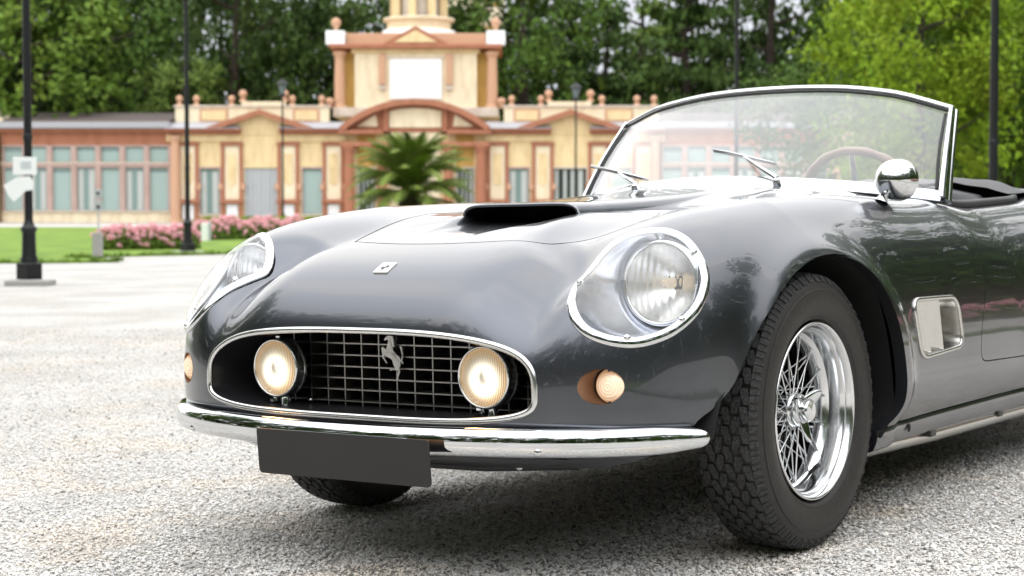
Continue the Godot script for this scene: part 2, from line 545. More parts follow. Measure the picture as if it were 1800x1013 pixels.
func build_ground() -> void:
	var g := MB.new()
	var rows := []
	var rings := [0.0]
	var r := 0.4
	while r < 420.0:
		rings.append(r); r *= 1.16
	for q: float in rings:
		var row := []
		for k in 72:
			var a := TAU * k / 72
			var x := cos(a) * q
			var z := sin(a) * q
			row.append(Vector3(x, ground_y(x, z) - 0.006, z))
		rows.append(row)
	g.grid(rows, false, true)
	tag(put("gravel_ground", g.mesh(), M.gravel), "pale gravel court under and around the car", "", "", "structure")
	# loose stones where single ones can be made out
	var shapes := []
	for v in 3:
		var mb := MB.new()
		var rr := []
		for i in 5:
			var row := []
			for k in 7:
				var el := lerpf(-PI * 0.5, PI * 0.5, i / 4.0)
				var az := TAU * k / 7
				var d := Vector3(cos(el) * cos(az), sin(el) * 0.72, cos(el) * sin(az))
				var q := 1.0 + 0.28 * sin(d.x * 3.1 + v * 2.0) * cos(d.z * 2.7 + v) + 0.14 * sin(d.y * 5.0 + v * 1.3)
				row.append(d * 0.5 * q)
			rr.append(row)
		mb.grid(rr, false, true)
		shapes.append(mb.mesh())
	var rg := RandomNumberGenerator.new()
	rg.seed = 11
	var patch := FastNoiseLite.new()
	patch.seed = 3; patch.frequency = 0.9; patch.fractal_octaves = 4
	for v in 3:
		var xs := []
		for i in 110000:
			# denser near the camera: depth spread over the visible court
			var t := rg.randf()
			var d := lerpf(3.4, 13.5, pow(t, 1.75))
			var s := rg.randf_range(-1.0, 1.0) * (d * 0.335 + 0.55)
			var p := spot(s, 0, d)
			if d > 7.0 and rg.randf() < 0.3: continue
			xs.append(p)
		var mm := MultiMesh.new()
		mm.transform_format = MultiMesh.TRANSFORM_3D
		mm.use_colors = true
		mm.mesh = shapes[v]
		mm.instance_count = xs.size()
		for i in xs.size():
			var p: Vector3 = xs[i]
			var u := rg.randf()
			var sz := 0.0050 + 0.0070 * u * u + (0.006 if rg.randf() < 0.02 else 0.0)
			var b := Basis.from_euler(Vector3(rg.randf_range(-.6, .6), rg.randf() * TAU, rg.randf_range(-.6, .6))).scaled(Vector3(sz, sz * rg.randf_range(.6, 1.0), sz * rg.randf_range(.7, 1.25)))
			mm.set_instance_transform(i, Transform3D(b, Vector3(p.x, ground_y(p.x, p.z) - 0.004 + rg.randf() * 0.004, p.z)))
			var c := rg.randf()
			var tone := lerpf(0.60, 0.86, c) if rg.randf() < 0.93 else lerpf(0.18, 0.45, c)
			var warm := rg.randf_range(-0.03, 0.04) + 0.07 * smoothstep(0.05, 0.45, patch.get_noise_2d(p.x, p.z))
			tone *= 1.0 - 0.16 * smoothstep(0.1, 0.5, patch.get_noise_2d(p.x + 40.0, p.z))
			mm.set_instance_color(i, Color(tone * (1.0 + warm), tone * 0.975, tone * (0.935 - warm)))
		var o := MultiMeshInstance3D.new()
		o.multimesh = mm
		o.material_override = M.pebble
		o.name = numbered("loose_gravel")
		add_child(o, true)
		tag(o, "loose pale gravel stones strewn over the court", "gravel", "", "stuff")
	# lawns
	lawn("lawn", [spot(-26, 0, 27), spot(-7.4, 0, 27.6), spot(-7.2, 0, 30.5), spot(-3.2, 0, 36), spot(1, 0, 52), spot(2, 0, 70), spot(-40, 0, 70), spot(-40, 0, 40)])
	lawn("lawn", [spot(-5.6, 0, 17.6), spot(-6.2, 0, 18.9), spot(-9.5, 0, 19.2), spot(-9.5, 0, 17.0)])
	lawn("lawn", [Vector3(6.5, 0, 6), Vector3(4.0, 0, -3), Vector3(3.8, 0, -24), Vector3(9, 0, -40), Vector3(40, 0, -40), Vector3(40, 0, 30), Vector3(16, 0, 16)])
	lawn("lawn", [Vector3(-2, 0, 22), Vector3(14, 0, 18), Vector3(34, 0, 30), Vector3(34, 0, 60), Vector3(-40, 0, 60), Vector3(-40, 0, 24), Vector3(-20, 0, 20)])

func lawn(called: String, pts: Array) -> void:
	var sm := curve(pts, pts.size() * 9, true)
	var mb := MB.new()
	var poly := PackedVector2Array()
	for p in sm: poly.push_back(Vector2(p.x, p.z))
	var ids := Geometry2D.triangulate_polygon(poly)
	for p in sm: mb.v(Vector3(p.x, ground_y(p.x, p.z) + 0.03, p.z), Vector3.UP)
	for t in range(0, ids.size(), 3): mb.tri(ids[t], ids[t + 1], ids[t + 2])
	for i in sm.size():
		var a: Vector3 = sm[i]
		var b: Vector3 = sm[(i + 1) % sm.size()]
		a.y = ground_y(a.x, a.z); b.y = ground_y(b.x, b.z)
		mb.quad(a + Vector3.UP * .03, b + Vector3.UP * .03, b - Vector3.UP * .02, a - Vector3.UP * .02)
	var o := put(called, mb.mesh(), M.lawn)
	tag(o, "bright mown lawn beside the gravel court", "", "", "structure")
	# ragged grass along its edge and over it
	var rg := RandomNumberGenerator.new()
	rg.seed = 100 + sm.size()
	var tuft := MB.new()
	tuft.use_c = true
	for k in 9:
		var a := rg.randf() * TAU
		var d := Vector3(cos(a), 0, sin(a))
		var q := d * rg.randf() * 0.03
		var h := rg.randf_range(0.05, 0.10)
		var w := Vector3(-d.z, 0, d.x) * 0.006
		var n := (d + Vector3.UP).normalized()
		var k0 := tuft.P.size()
		tuft.v(q - w, n); tuft.v(q + w, n); tuft.v(q + d * 0.03 + Vector3.UP * h, n)
		var c := rg.randf_range(0.7, 1.3)
		for i in 3: tuft.C.push_back(Color(c, c, c * 0.8))
		tuft.tri(k0, k0 + 1, k0 + 2)
	var ps := []
	for i in sm.size():
		var a: Vector3 = sm[i]
		var b: Vector3 = sm[(i + 1) % sm.size()]
		var n := int(a.distance_to(b) / 0.035)
		if Vector3(cam_pos.x, 0, cam_pos.z).distance_to(a) > 60.0: continue
		for k in mini(n, 400):
			ps.append(a.lerp(b, float(k) / n) + Vector3(rg.randf_range(-.12, .12), 0, rg.randf_range(-.12, .12)))
	var mm := MultiMesh.new()
	mm.transform_format = MultiMesh.TRANSFORM_3D
	mm.mesh = tuft.mesh()
	mm.instance_count = ps.size()
	for i in ps.size():
		var p: Vector3 = ps[i]
		mm.set_instance_transform(i, Transform3D(Basis(Vector3.UP, rg.randf() * TAU).scaled(Vector3.ONE * rg.randf_range(.6, 1.3)), Vector3(p.x, ground_y(p.x, p.z) + 0.01, p.z)))
	var mi := MultiMeshInstance3D.new()
	mi.multimesh = mm
	mi.material_override = M.blade
	mi.name = numbered("grass_edge")
	add_child(mi, true)
	tag(mi, "ragged grass blades along the edge of the lawn", "grass", "", "stuff")

# ---- the pavilion: local axes x to the right along the front, y up, z towards the camera
func bx(called: String, x0: float, x1: float, y0: float, y1: float, z0: float, z1: float, m: Material, parent: Node, r := 0.02) -> MeshInstance3D:
	var mb := MB.new()
	mb.box(Vector3((x0 + x1) * .5, (y0 + y1) * .5, (z0 + z1) * .5), Vector3(absf(x1 - x0) * .5, absf(y1 - y0) * .5, absf(z1 - z0) * .5), Basis(), r)
	return put(called, mb.mesh(), m, parent)

func slab(called: String, pts: Array, z0: float, z1: float, m: Material, parent: Node) -> MeshInstance3D:
	var mb := MB.new()
	var q := []
	for p: Vector2 in pts: q.append(Vector3(p.x, p.y, z1))
	mb.prism(q, Vector3(0, 0, 1), z1 - z0)
	return put(called, mb.mesh(), m, parent)

func turned(called: String, prof: Array, at: Vector3, m: Material, parent: Node, seg := 20) -> MeshInstance3D:
	var mb := MB.new()
	mb.lathe(prof, at, Vector3.UP, seg)
	return put(called, mb.mesh(), m, parent)

func column(x: float, y0: float, y1: float, z: float, r: float, m: Material, parent: Node) -> void:
	var h := y1 - y0
	var o := turned("column", [Vector2(r * 1.3, 0), Vector2(r * 1.3, .10), Vector2(r * 1.12, .16), Vector2(r, .24), Vector2(r * 1.02, h * .4), Vector2(r * .88, h - .35), Vector2(r * .88, h - .35), Vector2(r * .98, h - .32), Vector2(r * .9, h - .26), Vector2(r * 1.18, h - .14), Vector2(r * 1.3, h - .10), Vector2(r * 1.3, h)], Vector3(x, y0, z), m, parent, 24)
	o.set_meta("kind", "")
	o.remove_meta("kind")

func finial(x: float, y: float, z: float, parent: Node, s := 1.0) -> void:
	turned("finial", [Vector2(.17 * s, 0), Vector2(.17 * s, .10 * s), Vector2(.09 * s, .13 * s), Vector2(.08 * s, .20 * s), Vector2(.16 * s, .28 * s), Vector2(.19 * s, .38 * s), Vector2(.17 * s, .48 * s), Vector2(.10 * s, .54 * s), Vector2(.001, .58 * s)], Vector3(x, y, z), M.terracotta_pale, parent, 14)

func frame_panel(xc: float, parent: Node, m: Material) -> void:
	# a terracotta framed wall panel with a bracketed ledge and a white plaque below
	var w := 0.56
	var g := Node3D.new(); g.name = "wall_panel"
	var n := 0
	while parent.has_node(NodePath(g.name)):
		n += 1; g.name = "wall_panel_%03d" % n
	parent.add_child(g, true)
	bx("frame_side", xc - w, xc - w + .17, 1.20, 4.02, 0, .14, m, g)
	bx("frame_side", xc + w - .17, xc + w, 1.20, 4.02, 0, .14, m, g)
	bx("frame_top", xc - w - .04, xc + w + .04, 4.02, 4.20, 0, .18, m, g)
	bx("field", xc - w + .17, xc + w - .17, 1.20, 4.02, 0, .05, M.pale, g)
	var q := []
	for k in 13: q.append(Vector2(xc + .22 * cos(PI + PI * k / 12.0), 2.25 + .30 * sin(PI + PI * k / 12.0)))
	q.append(Vector2(xc + .22, 3.6)); q.append(Vector2(xc - .22, 3.6))
	slab("medallion", q, .05, .09, M.cream, g)
	bx("ledge", xc - w - .06, xc + w + .06, 1.02, 1.20, 0, .30, m, g)
	for s: float in [-1, 1]:
		bx("ledge_bracket", xc + s * (w - .10) - .07, xc + s * (w - .10) + .07, .74, 1.02, 0, .22, m, g)
		bx("ear", xc + s * (w + .03) - .10, xc + s * (w + .03) + .10, 1.72, 2.05, 0, .17, M.terracotta_pale, g)
		bx("plinth_side", xc + s * (w - .10) - .10, xc + s * (w - .10) + .10, .0, .74, 0, .16, m, g)
	bx("plaque", xc - .30, xc + .30, .16, .98, 0, .07, M.white_panel, g)

func window_unit(called: String, x0: float, x1: float, y0: float, y1: float, parent: Node, style: int) -> void:
	var g := Node3D.new(); g.name = called
	var n := 0
	while parent.has_node(NodePath(g.name)):
		n += 1; g.name = "%s_%03d" % [called, n]
	parent.add_child(g, true)
	var w := x1 - x0
	bx("pane", x0, x1, y0, y1, -.12, -.10, M.dark_glass if style == 2 else M.pane, g, 0.0)
	for s: float in [x0, x1]: bx("jamb", s - .045, s + .045, y0, y1 + .05, -.10, .06, M.pinkish if style < 2 else M.stone, g, .01)
	bx("head", x0, x1, y1 - .04, y1 + .05, -.10, .05, M.pinkish if style < 2 else M.stone, g, .01)
	bx("sill", x0 - .08, x1 + .08, y0 - .08, y0, -.10, .12, M.stone, g, .01)
	var strips := [[.10, .34], [.62, .90]] if style == 0 else ([[.06, .16], [.30, .40], [.52, .62], [.74, .88]] if style == 2 else [[.04, .97]])
	var drop := 0.0 if style == 2 else fposmod(x0 * 0.737 + y0, 0.22)
	for q in strips:      # blinds and curtains hung inside
		var mb := MB.new()
		var rows := [[], []]
		for k in 17:
			var u := lerpf(q[0], q[1], k / 16.0)
			var z := -.085 + .012 * sin(k * 2.1)
			rows[0].append(Vector3(x0 + w * u, y0 + .04, z)); rows[1].append(Vector3(x0 + w * u, y1 - .10 - drop, z))
		mb.grid(rows)
		put("curtain", mb.mesh(), M.blind if style < 2 and q[1] - q[0] > .5 else M.curtain, g)

func pavilion_base(label: String, called: String, s: float) -> Node3D:
	var g := thing(called, spot(s, 0, 95.0), label, "building")
	g.basis = Basis(rgt, Vector3.UP, -fwd)
	return g

func build_pavilion() -> void:
	mat("terracotta_pale", lin(.56, .33, .21), 0.85)
	var T: Material = M.terracotta
	var g := pavilion_base("cream and terracotta pavilion with a tower, arched pediment and blank white panel", "pavilion", -5.02)
	# body wall with openings left between piers
	var open := [[-11.25, -10.18], [-8.93, -7.16], [-5.91, -4.84], [-3.05, -2.10], [2.10, 3.05], [4.84, 5.91], [7.16, 8.93], [10.18, 11.25]]
	var x := -12.7
	for q in open:
		bx("wall", x, q[0], 0, 4.6, -.6, 0, M.cream, g, 0)
		x = q[1]
	bx("wall", x, 12.7, 0, 4.6, -.6, 0, M.cream, g, 0)
	for i in open.size():
		var q: Array = open[i]
		var door: bool = i in [1, 6]
		var y1 := 2.86
		bx("wall_over_opening", q[0], q[1], y1, 4.6, -.6, 0, M.cream if i not in [3, 4] else M.ochre, g, 0)
		if not door: bx("wall_under_opening", q[0], q[1], 0, .45, -.6, 0, M.cream, g, 0)
		if i == 1:
			var d := Node3D.new(); d.name = "door"; g.add_child(d, true)
			for k in 8: bx("shutter_slat", lerpf(q[0], q[1], k / 8.0) + .008, lerpf(q[0], q[1], (k + 1) / 8.0) - .008, .02, y1, -.16, -.10 + .02 * (k % 2), M.shutter, d, .008)
		else:
			window_unit("window", q[0], q[1], .45 if not door else .05, y1, g, 2 if i in [3, 4, 6] else (0 if i in [0, 5] else 1))
	bx("wall_core", -12.6, 12.6, 0, 4.6, -9.0, -.62, M.cream, g, 0)
	for s: float in [-1.0, 1.0]:
		for xc: float in [-11.85, -9.55, -6.62, -4.27]: frame_panel(xc * s, g, T)
		column(12.45 * s, 0, 4.5, .30, .25, M.terracotta_pale, g)
		column(3.42 * s, 0, 3.95, .42, .27, T, g)
		column(1.72 * s, 0, 3.95, .42, .24, T, g)
		bx("entrance_beam", 1.3 * s, 3.85 * s, 3.95, 4.18, 0, .75, T, g)
		# cornice and gutter, broken in the middle of the side pediments
		for e: Array in [[3.6, 7.05], [9.05, 12.95]]:
			bx("frieze", e[0] * s, e[1] * s, 4.22, 4.60, 0, .12, M.cream, g)
			bx("cornice", e[0] * s, e[1] * s, 4.60, 4.76, 0, .42, T, g)
			bx("cornice_cap", e[0] * s, e[1] * s, 4.76, 4.88, 0, .62, T, g)
			slab_roof(g, e[0] * s, e[1] * s)
		# side pediment
		var c := 8.05 * s
		bx("pediment_foot", 7.0 * s, 9.1 * s, 4.58, 4.83, -.5, .06, M.cream, g)
		slab("pediment_field", [Vector2(c - 2.3, 4.82), Vector2(c + 2.3, 4.82), Vector2(c, 5.72)], -.4, .10, M.cream, g)
		slab("raking_cornice", [Vector2(c - 2.75, 4.84), Vector2(c - 2.2, 4.84), Vector2(c, 5.62), Vector2(c, 5.88), Vector2(c - 2.75, 4.95)], -.3, .58, T, g)
		slab("raking_cornice", [Vector2(c + 2.75, 4.84), Vector2(c + 2.75, 4.95), Vector2(c, 5.88), Vector2(c, 5.62), Vector2(c + 2.2, 4.84)], -.3, .58, T, g)
		# parapet
		bx("parapet", 4.6 * s, 12.7 * s, 4.9, 6.06, -1.5, -1.1, M.pale, g)
		bx("parapet_coping", 4.55 * s, 12.78 * s, 6.06, 6.16, -1.58, -1.02, M.stone, g)
		bx("raised_parapet", (8.05 - 1.15) * s, (8.05 + 1.15) * s, 6.16, 6.36, -1.52, -1.08, M.pale, g)
		for e: Array in [[5.1, 6.5], [9.9, 11.4]]:
			bx("parapet_frame", e[0] * s, e[1] * s, 5.28, 5.98, -1.1, -1.04, M.terracotta_pale, g)
			bx("parapet_field", (e[0] + .12) * s, (e[1] - .12) * s, 5.38, 5.88, -1.04, -1.01, M.cream, g)
		for e: float in [12.5, 11.6, 9.75, 6.55, 5.0]: finial(e * s, 6.16, -1.3, g, .95)
		for e: float in [9.15, 6.95]: finial(e * s, 6.36, -1.3, g, 1.1)
	# central segmental pediment
	var R := 5.95
	var cy := 6.42 - R
	var outer := []
	var inner := []
	for k in 33:
		var a := lerpf(-0.715, 0.715, k / 32.0)
		outer.append(Vector2(sin(a) * R, cy + cos(a) * R))
		inner.append(Vector2(sin(a) * (R - .30), cy + cos(a) * (R - .30)))
	var ring := outer.duplicate()
	for k in range(32, -1, -1): ring.append(inner[k])
	slab("arched_cornice", ring, -.3, .75, T, g)
	var fld := inner.duplicate()
	fld.append(Vector2(3.6, 4.72)); fld.append(Vector2(-3.6, 4.72))
	slab("arch_field", fld, -.5, .12, T, g)
	slab("arch_panel", [Vector2(-1.35, 4.95), Vector2(1.35, 4.95), Vector2(1.35, 5.80), Vector2(.7, 5.92), Vector2(0, 5.96), Vector2(-.7, 5.92), Vector2(-1.35, 5.80)], .12, .20, M.pale, g)
	for s: float in [-1.0, 1.0]:
		bx("arch_pier", 1.40 * s, 1.66 * s, 4.72, 5.95, .12, .34, T, g)
		slab("arch_light", [Vector2(1.95 * s, 5.0), Vector2(3.05 * s, 5.0), Vector2(2.05 * s, 5.62)] if s > 0 else [Vector2(-3.05, 5.0), Vector2(-1.95, 5.0), Vector2(-2.05, 5.62)], .12, .19, M.pale, g)
		bx("arch_foot", 1.66 * s, 3.95 * s, 4.60, 4.80, 0, .70, T, g)
	bx("centre_wall", -1.3, 1.3, 0, 4.72, -.3, .06, M.pale, g)
	# tower above
	var zt := -2.2
	bx("tower_base", -4.45, 4.3, 5.6, 6.08, -8, zt + .55, M.stone, g)
	bx("tower_wall", -3.35, 3.15, 6.08, 9.1, -8, zt, M.pale, g)
	bx("tower_back", -3.95, 3.75, 6.08, 9.1, -8, zt - .55, M.ochre, g)
	bx("blank_white_panel", -1.48, 1.30, 6.55, 8.68, zt, zt + .10, M.white_panel, g)
	bx("panel_frame", -1.56, 1.38, 8.68, 8.76, zt, zt + .12, M.stone, g)
	for s: float in [-1.0, 1.0]:
		var cx := -.09
		column(cx + 4.05 * s, 6.08, 9.05, zt - .05, .28, M.terracotta_pale, g)
		bx("console", cx + 1.62 * s, cx + 1.95 * s, 7.3, 8.95, zt, zt + .22, M.terracotta_pale, g)
		bx("console_foot", cx + 1.60 * s, cx + 1.97 * s, 7.05, 7.3, zt, zt + .14, M.stone, g)
		bx("corner_block", cx + 3.75 * s, cx + 4.75 * s, 9.42, 10.15, zt - .7, zt + .35, M.white_panel, g)
		turned("urn", [Vector2(.12, 0), Vector2(.10, .15), Vector2(.26, .42), Vector2(.24, .6), Vector2(.1, .7), Vector2(.001, .74)], Vector3(cx + 4.25 * s, 10.15, zt - .2), M.terracotta_pale, g, 16)
		turned("urn", [Vector2(.14, 0), Vector2(.12, .12), Vector2(.24, .32), Vector2(.20, .48), Vector2(.001, .55)], Vector3(cx + 4.55 * s, 6.08, zt + .25), M.terracotta_pale, g, 16)
	bx("tower_frieze", -3.5, 3.3, 8.98, 9.22, -8, zt + .12, M.cream, g)
	bx("tower_cornice", -4.65, 4.47, 9.22, 9.44, -8.2, zt + .42, T, g)
	bx("attic", -3.8, 3.6, 9.44, 10.06, -7.6, zt - .15, M.terracotta_pale, g)
	slab("tower_pediment", [Vector2(-1.85, 9.44), Vector2(1.67, 9.44), Vector2(-.09, 10.40)], zt - .4, zt + .30, T, g)
	slab("tower_pediment_field", [Vector2(-1.25, 9.54), Vector2(1.07, 9.54), Vector2(-.09, 10.18)], zt + .3, zt + .34, M.cream, g)
	var up := Vector3(-.09, 10.06, zt - 3.2)
	turned("cupola_base", [Vector2(1.95, 0), Vector2(1.95, .38), Vector2(1.75, .45), Vector2(1.75, .45), Vector2(1.75, .85), Vector2(1.95, .92), Vector2(1.95, 1.05), Vector2(1.6, 1.1)], up, M.pale, g, 32)
	turned("cupola_ring", [Vector2(1.97, .0), Vector2(2.02, .06), Vector2(2.02, .32), Vector2(1.97, .38)], up, M.white_panel, g, 32)
	turned("cupola_core", [Vector2(1.15, 1.05), Vector2(1.15, 2.9)], up, M.stone, g, 24)
	for k in 8:
		var a := TAU * k / 8 + .2
		bx("cupola_pier", up.x + cos(a) * 1.4 - .2, up.x + cos(a) * 1.4 + .2, up.y + 1.08, up.y + 2.9, up.z + sin(a) * 1.4 - .2, up.z + sin(a) * 1.4 + .2, M.cream, g)
	turned("cupola_dome", [Vector2(1.85, 2.9), Vector2(1.85, 3.1), Vector2(1.6, 3.2), Vector2(1.5, 3.8), Vector2(1.1, 4.4), Vector2(.5, 4.8), Vector2(.001, 4.9)], up, T, g, 32)
	# ---- the two glazed wings
	for s: float in [-1.0, 1.0]:
		var wg := pavilion_base("long glazed wing with green blinds on the left of the pavilion" if s < 0 else "long glazed wing on the right of the pavilion, seen through the windscreen", "glazed_wing", -5.02 + 17.15 * s)
		var L := 4.42
		bx("plinth_wall", -L, L, 0, .62, -.5, 0, M.pale, wg)
		bx("band", -L, L, 4.02, 4.88, -.5, .02, T, wg)
		bx("band_moulding", -L, L, 4.70, 4.90, .02, .30, T, wg)
		bx("gutter", -L, L, 4.90, 5.22, -.5, .55, M.lead, wg)
		slab_mesh_roof(wg, L)
		bx("back_wall", -L, L, 0, 4.9, -7, -.55, M.cream, wg, 0)
		for k in 7:
			var x0 := -L + .06 + k * 1.262
			window_unit("transom_window", x0 + .06, x0 + 1.10, 3.16, 4.0, wg, 1)
			window_unit("window", x0 + .06, x0 + 1.10, .64, 2.92, wg, 0 if k in [1, 3, 5] else 1)
			bx("mullion", x0 + 1.13, x0 + 1.30, .62, 4.02, -.3, .10, M.pinkish, wg)
		bx("transom", -L, L, 2.96, 3.10, -.3, .085, M.pinkish, wg)
		# the block that closes the wing
		var eb := pavilion_base("cream end block with a low gable at the far left of the glazed wing" if s < 0 else "cream end block with a low gable at the far right of the glazed wing", "end_block", -5.02 + 24.2 * s)
		bx("wall", -2.5, 2.5, 0, 5.0, -7, .1, M.cream, eb)
		slab("gable", [Vector2(-2.7, 5.0), Vector2(2.7, 5.0), Vector2(2.7, 5.3), Vector2(0, 6.6), Vector2(-2.7, 5.3)], -7, .2, M.pale, eb)
		bx("gable_cornice", -2.8, 2.8, 4.9, 5.08, -7, .4, T, eb)
		column(-2.3 * s, 0, 4.4, .4, .22, M.terracotta_pale, eb)
	# a pale block of flats glimpsed above the trees
	var fl := thing("apartment_block", spot(-3.6, 0, 150.0), "pale yellow apartment block glimpsed behind the tower", "building")
	fl.basis = Basis(rgt, Vector3.UP, -fwd)
	bx("wall", -3.2, 3.0, 0, 22, -8, 0, M.pale, fl)
	for k in 3:
		bx("window", 1.3, 2.6, 14.2 + 3.0 * k, 15.6 + 3.0 * k, 0, .06, M.ochre, fl)

func slab_roof(g: Node, x0: float, x1: float) -> void:
	var a := minf(x0, x1)
	var b := maxf(x0, x1)
	var mb := MB.new()
	mb.quad(Vector3(a, 4.90, .66), Vector3(b, 4.90, .66), Vector3(b, 5.30, -1.1), Vector3(a, 5.30, -1.1))
	mb.quad(Vector3(a, 4.885, .66), Vector3(b, 4.885, .66), Vector3(b, 4.90, .66), Vector3(a, 4.90, .66))
	put("lead_roof", mb.mesh(), M.lead, g)

func slab_mesh_roof(g: Node, L: float) -> void:
	var mb := MB.new()
	mb.quad(Vector3(-L, 5.22, .5), Vector3(L, 5.22, .5), Vector3(L, 5.95, -4.5), Vector3(-L, 5.95, -4.5))
	mb.quad(Vector3(-L, 5.95, -4.5), Vector3(L, 5.95, -4.5), Vector3(L, 5.2, -8), Vector3(-L, 5.2, -8))
	put("roof", mb.mesh(), M.roof_dark, g)

# ---- trees
func crown(kind: int, sd: int) -> ArrayMesh:
	# unit crown: about 1 wide each way from the trunk's axis, from 0 to 2 high; leaves in clumps with gaps between
	var rg := RandomNumberGenerator.new()
	rg.seed = sd
	var mb := MB.new()
	mb.use_c = true
	var fine := kind == 3
	if fine: kind = 0
	var clumps := 230 if fine else (120 if kind != 1 else 110)
	for c in clumps:
		var p := Vector3.ZERO
		var rc := 0.2
		if kind == 0:            # broad, rounded, lumpy
			var d := Vector3(rg.randfn(), rg.randfn(), rg.randfn()).normalized()
			var rr := 0.55 + 0.42 * pow(rg.randf(), .5)
			var lump := 1.0 + 0.22 * sin(d.x * 4.0 + sd) * cos(d.z * 3.5 + sd * .7) + .12 * sin(d.y * 6.0 + sd)
			p = Vector3(d.x * rr * lump, 1.0 + d.y * rr * lump * 1.05, d.z * rr * lump)
			rc = rg.randf_range(.10, .20)
		elif kind == 1:          # cedar: flat tiers
			var tier := rg.randi() % 9
			var y := 0.12 + tier * 0.215 + rg.randf_range(-.03, .03)
			var reach := (1.0 - pow(y / 2.05, 1.6)) * rg.randf_range(.25, 1.0)
			var a := rg.randf() * TAU + tier
			p = Vector3(cos(a) * reach, y - 0.10 * reach * reach, sin(a) * reach)
			rc = rg.randf_range(.12, .22)
		else:                    # tall and open, boughs with gaps
			var a := rg.randf() * TAU
			var y := rg.randf_range(.05, 1.98)
			var reach := (0.40 + 0.60 * sin(PI * clampf(y / 2.0 + .06, 0, 1))) * pow(rg.randf(), .45)
			p = Vector3(cos(a) * reach, y, sin(a) * reach)
			rc = rg.randf_range(.09, .19)
		var tone := rg.randf_range(.55, 1.45)
		var warm := rg.randf_range(-.12, .22)
		var nl := 90 if fine else (46 if kind != 1 else 52)
		for k in nl:
			var o := Vector3(rg.randfn(), rg.randfn() * (.30 if kind == 1 else .8), rg.randfn()) * rc * .62
			var q := p + o
			var n := (Vector3(rg.randfn(), rg.randfn() + .7, rg.randfn()).normalized() + (q - Vector3(0, .9, 0)).normalized() * .6).normalized()
			var t := n.cross(Vector3(rg.randfn(), rg.randfn(), rg.randfn())).normalized()
			var b := n.cross(t)
			var sz := rg.randf_range(.012, .024) if fine else rg.randf_range(.020, .040)
			var k0 := mb.P.size()
			mb.v(q - t * sz * 1.5, n); mb.v(q - b * sz * .8, n); mb.v(q + t * sz * 1.5, n); mb.v(q + b * sz * .8, n)
			var tc := tone * rg.randf_range(.75, 1.25)
			var col := Color(tc * (1.0 + warm), tc, tc * (1.0 - .4 * warm))
			for i in 4: mb.C.push_back(col)
			mb.tri(k0, k0 + 1, k0 + 2); mb.tri(k0, k0 + 2, k0 + 3)
	return mb.mesh()

var crowns := {}

func leaf_mat(key: String, c: Color, back: float) -> StandardMaterial3D:
	if M.has(key): return M[key]
	var p := mat(key, c, 0.65)
	p.vertex_color_use_as_albedo = true
	p.metallic_specular = 0.25
	p.backlight_enabled = true
	p.backlight = Color(back, back, back * .6)
	return p

func tree(called: String, label: String, kind: int, sd: int, at: Vector3, h: float, wide: float, from: float, m: Material, group: String) -> Node3D:
	var key := "%d_%d" % [kind, sd % 3]
	if not crowns.has(key): crowns[key] = crown(kind, 60 + kind * 7 + sd % 3)
	var t := thing(called, at, label, "tree", group)
	var tr := MB.new()
	var rr := h * .018 + .05
	tr.tube([Vector3(0, -.1, 0), Vector3(.02 * h * sin(sd), h * .3, 0), Vector3(.015 * h * cos(sd), h * .6, .01 * h), Vector3(0, h * .93, 0)], [rr * 1.25, rr, rr * .6, rr * .12], 10)
	var rg := RandomNumberGenerator.new(); rg.seed = sd
	for k in 9:
		var y := lerpf(from + (h - from) * .05, h * .85, k / 8.0)
		var a := k * 2.4 + sd
		var e := Vector3(cos(a), .25, sin(a)) * wide * .62
		tr.tube([Vector3(0, y - .1, 0), Vector3(0, y, 0) + e * .5, Vector3(0, y, 0) + e + Vector3(0, .1 * wide, 0)], [rr * .35, rr * .22, rr * .06], 6)
	put("trunk", tr.mesh(), M.bark, t)
	var c := put("crown", crowns[key], m, t)
	c.transform = Transform3D(Basis(Vector3.UP, sd * 1.3).scaled(Vector3(wide, (h - from) * .5, wide)), Vector3(0, from, 0))
	return t

func ordinal(k: int) -> String:
	return ["first", "second", "third", "fourth", "fifth", "sixth", "seventh", "eighth", "ninth", "tenth", "eleventh", "twelfth", "thirteenth", "fourteenth", "fifteenth", "sixteenth", "seventeenth", "eighteenth", "nineteenth", "twentieth", "twenty-first", "twenty-second"][k]

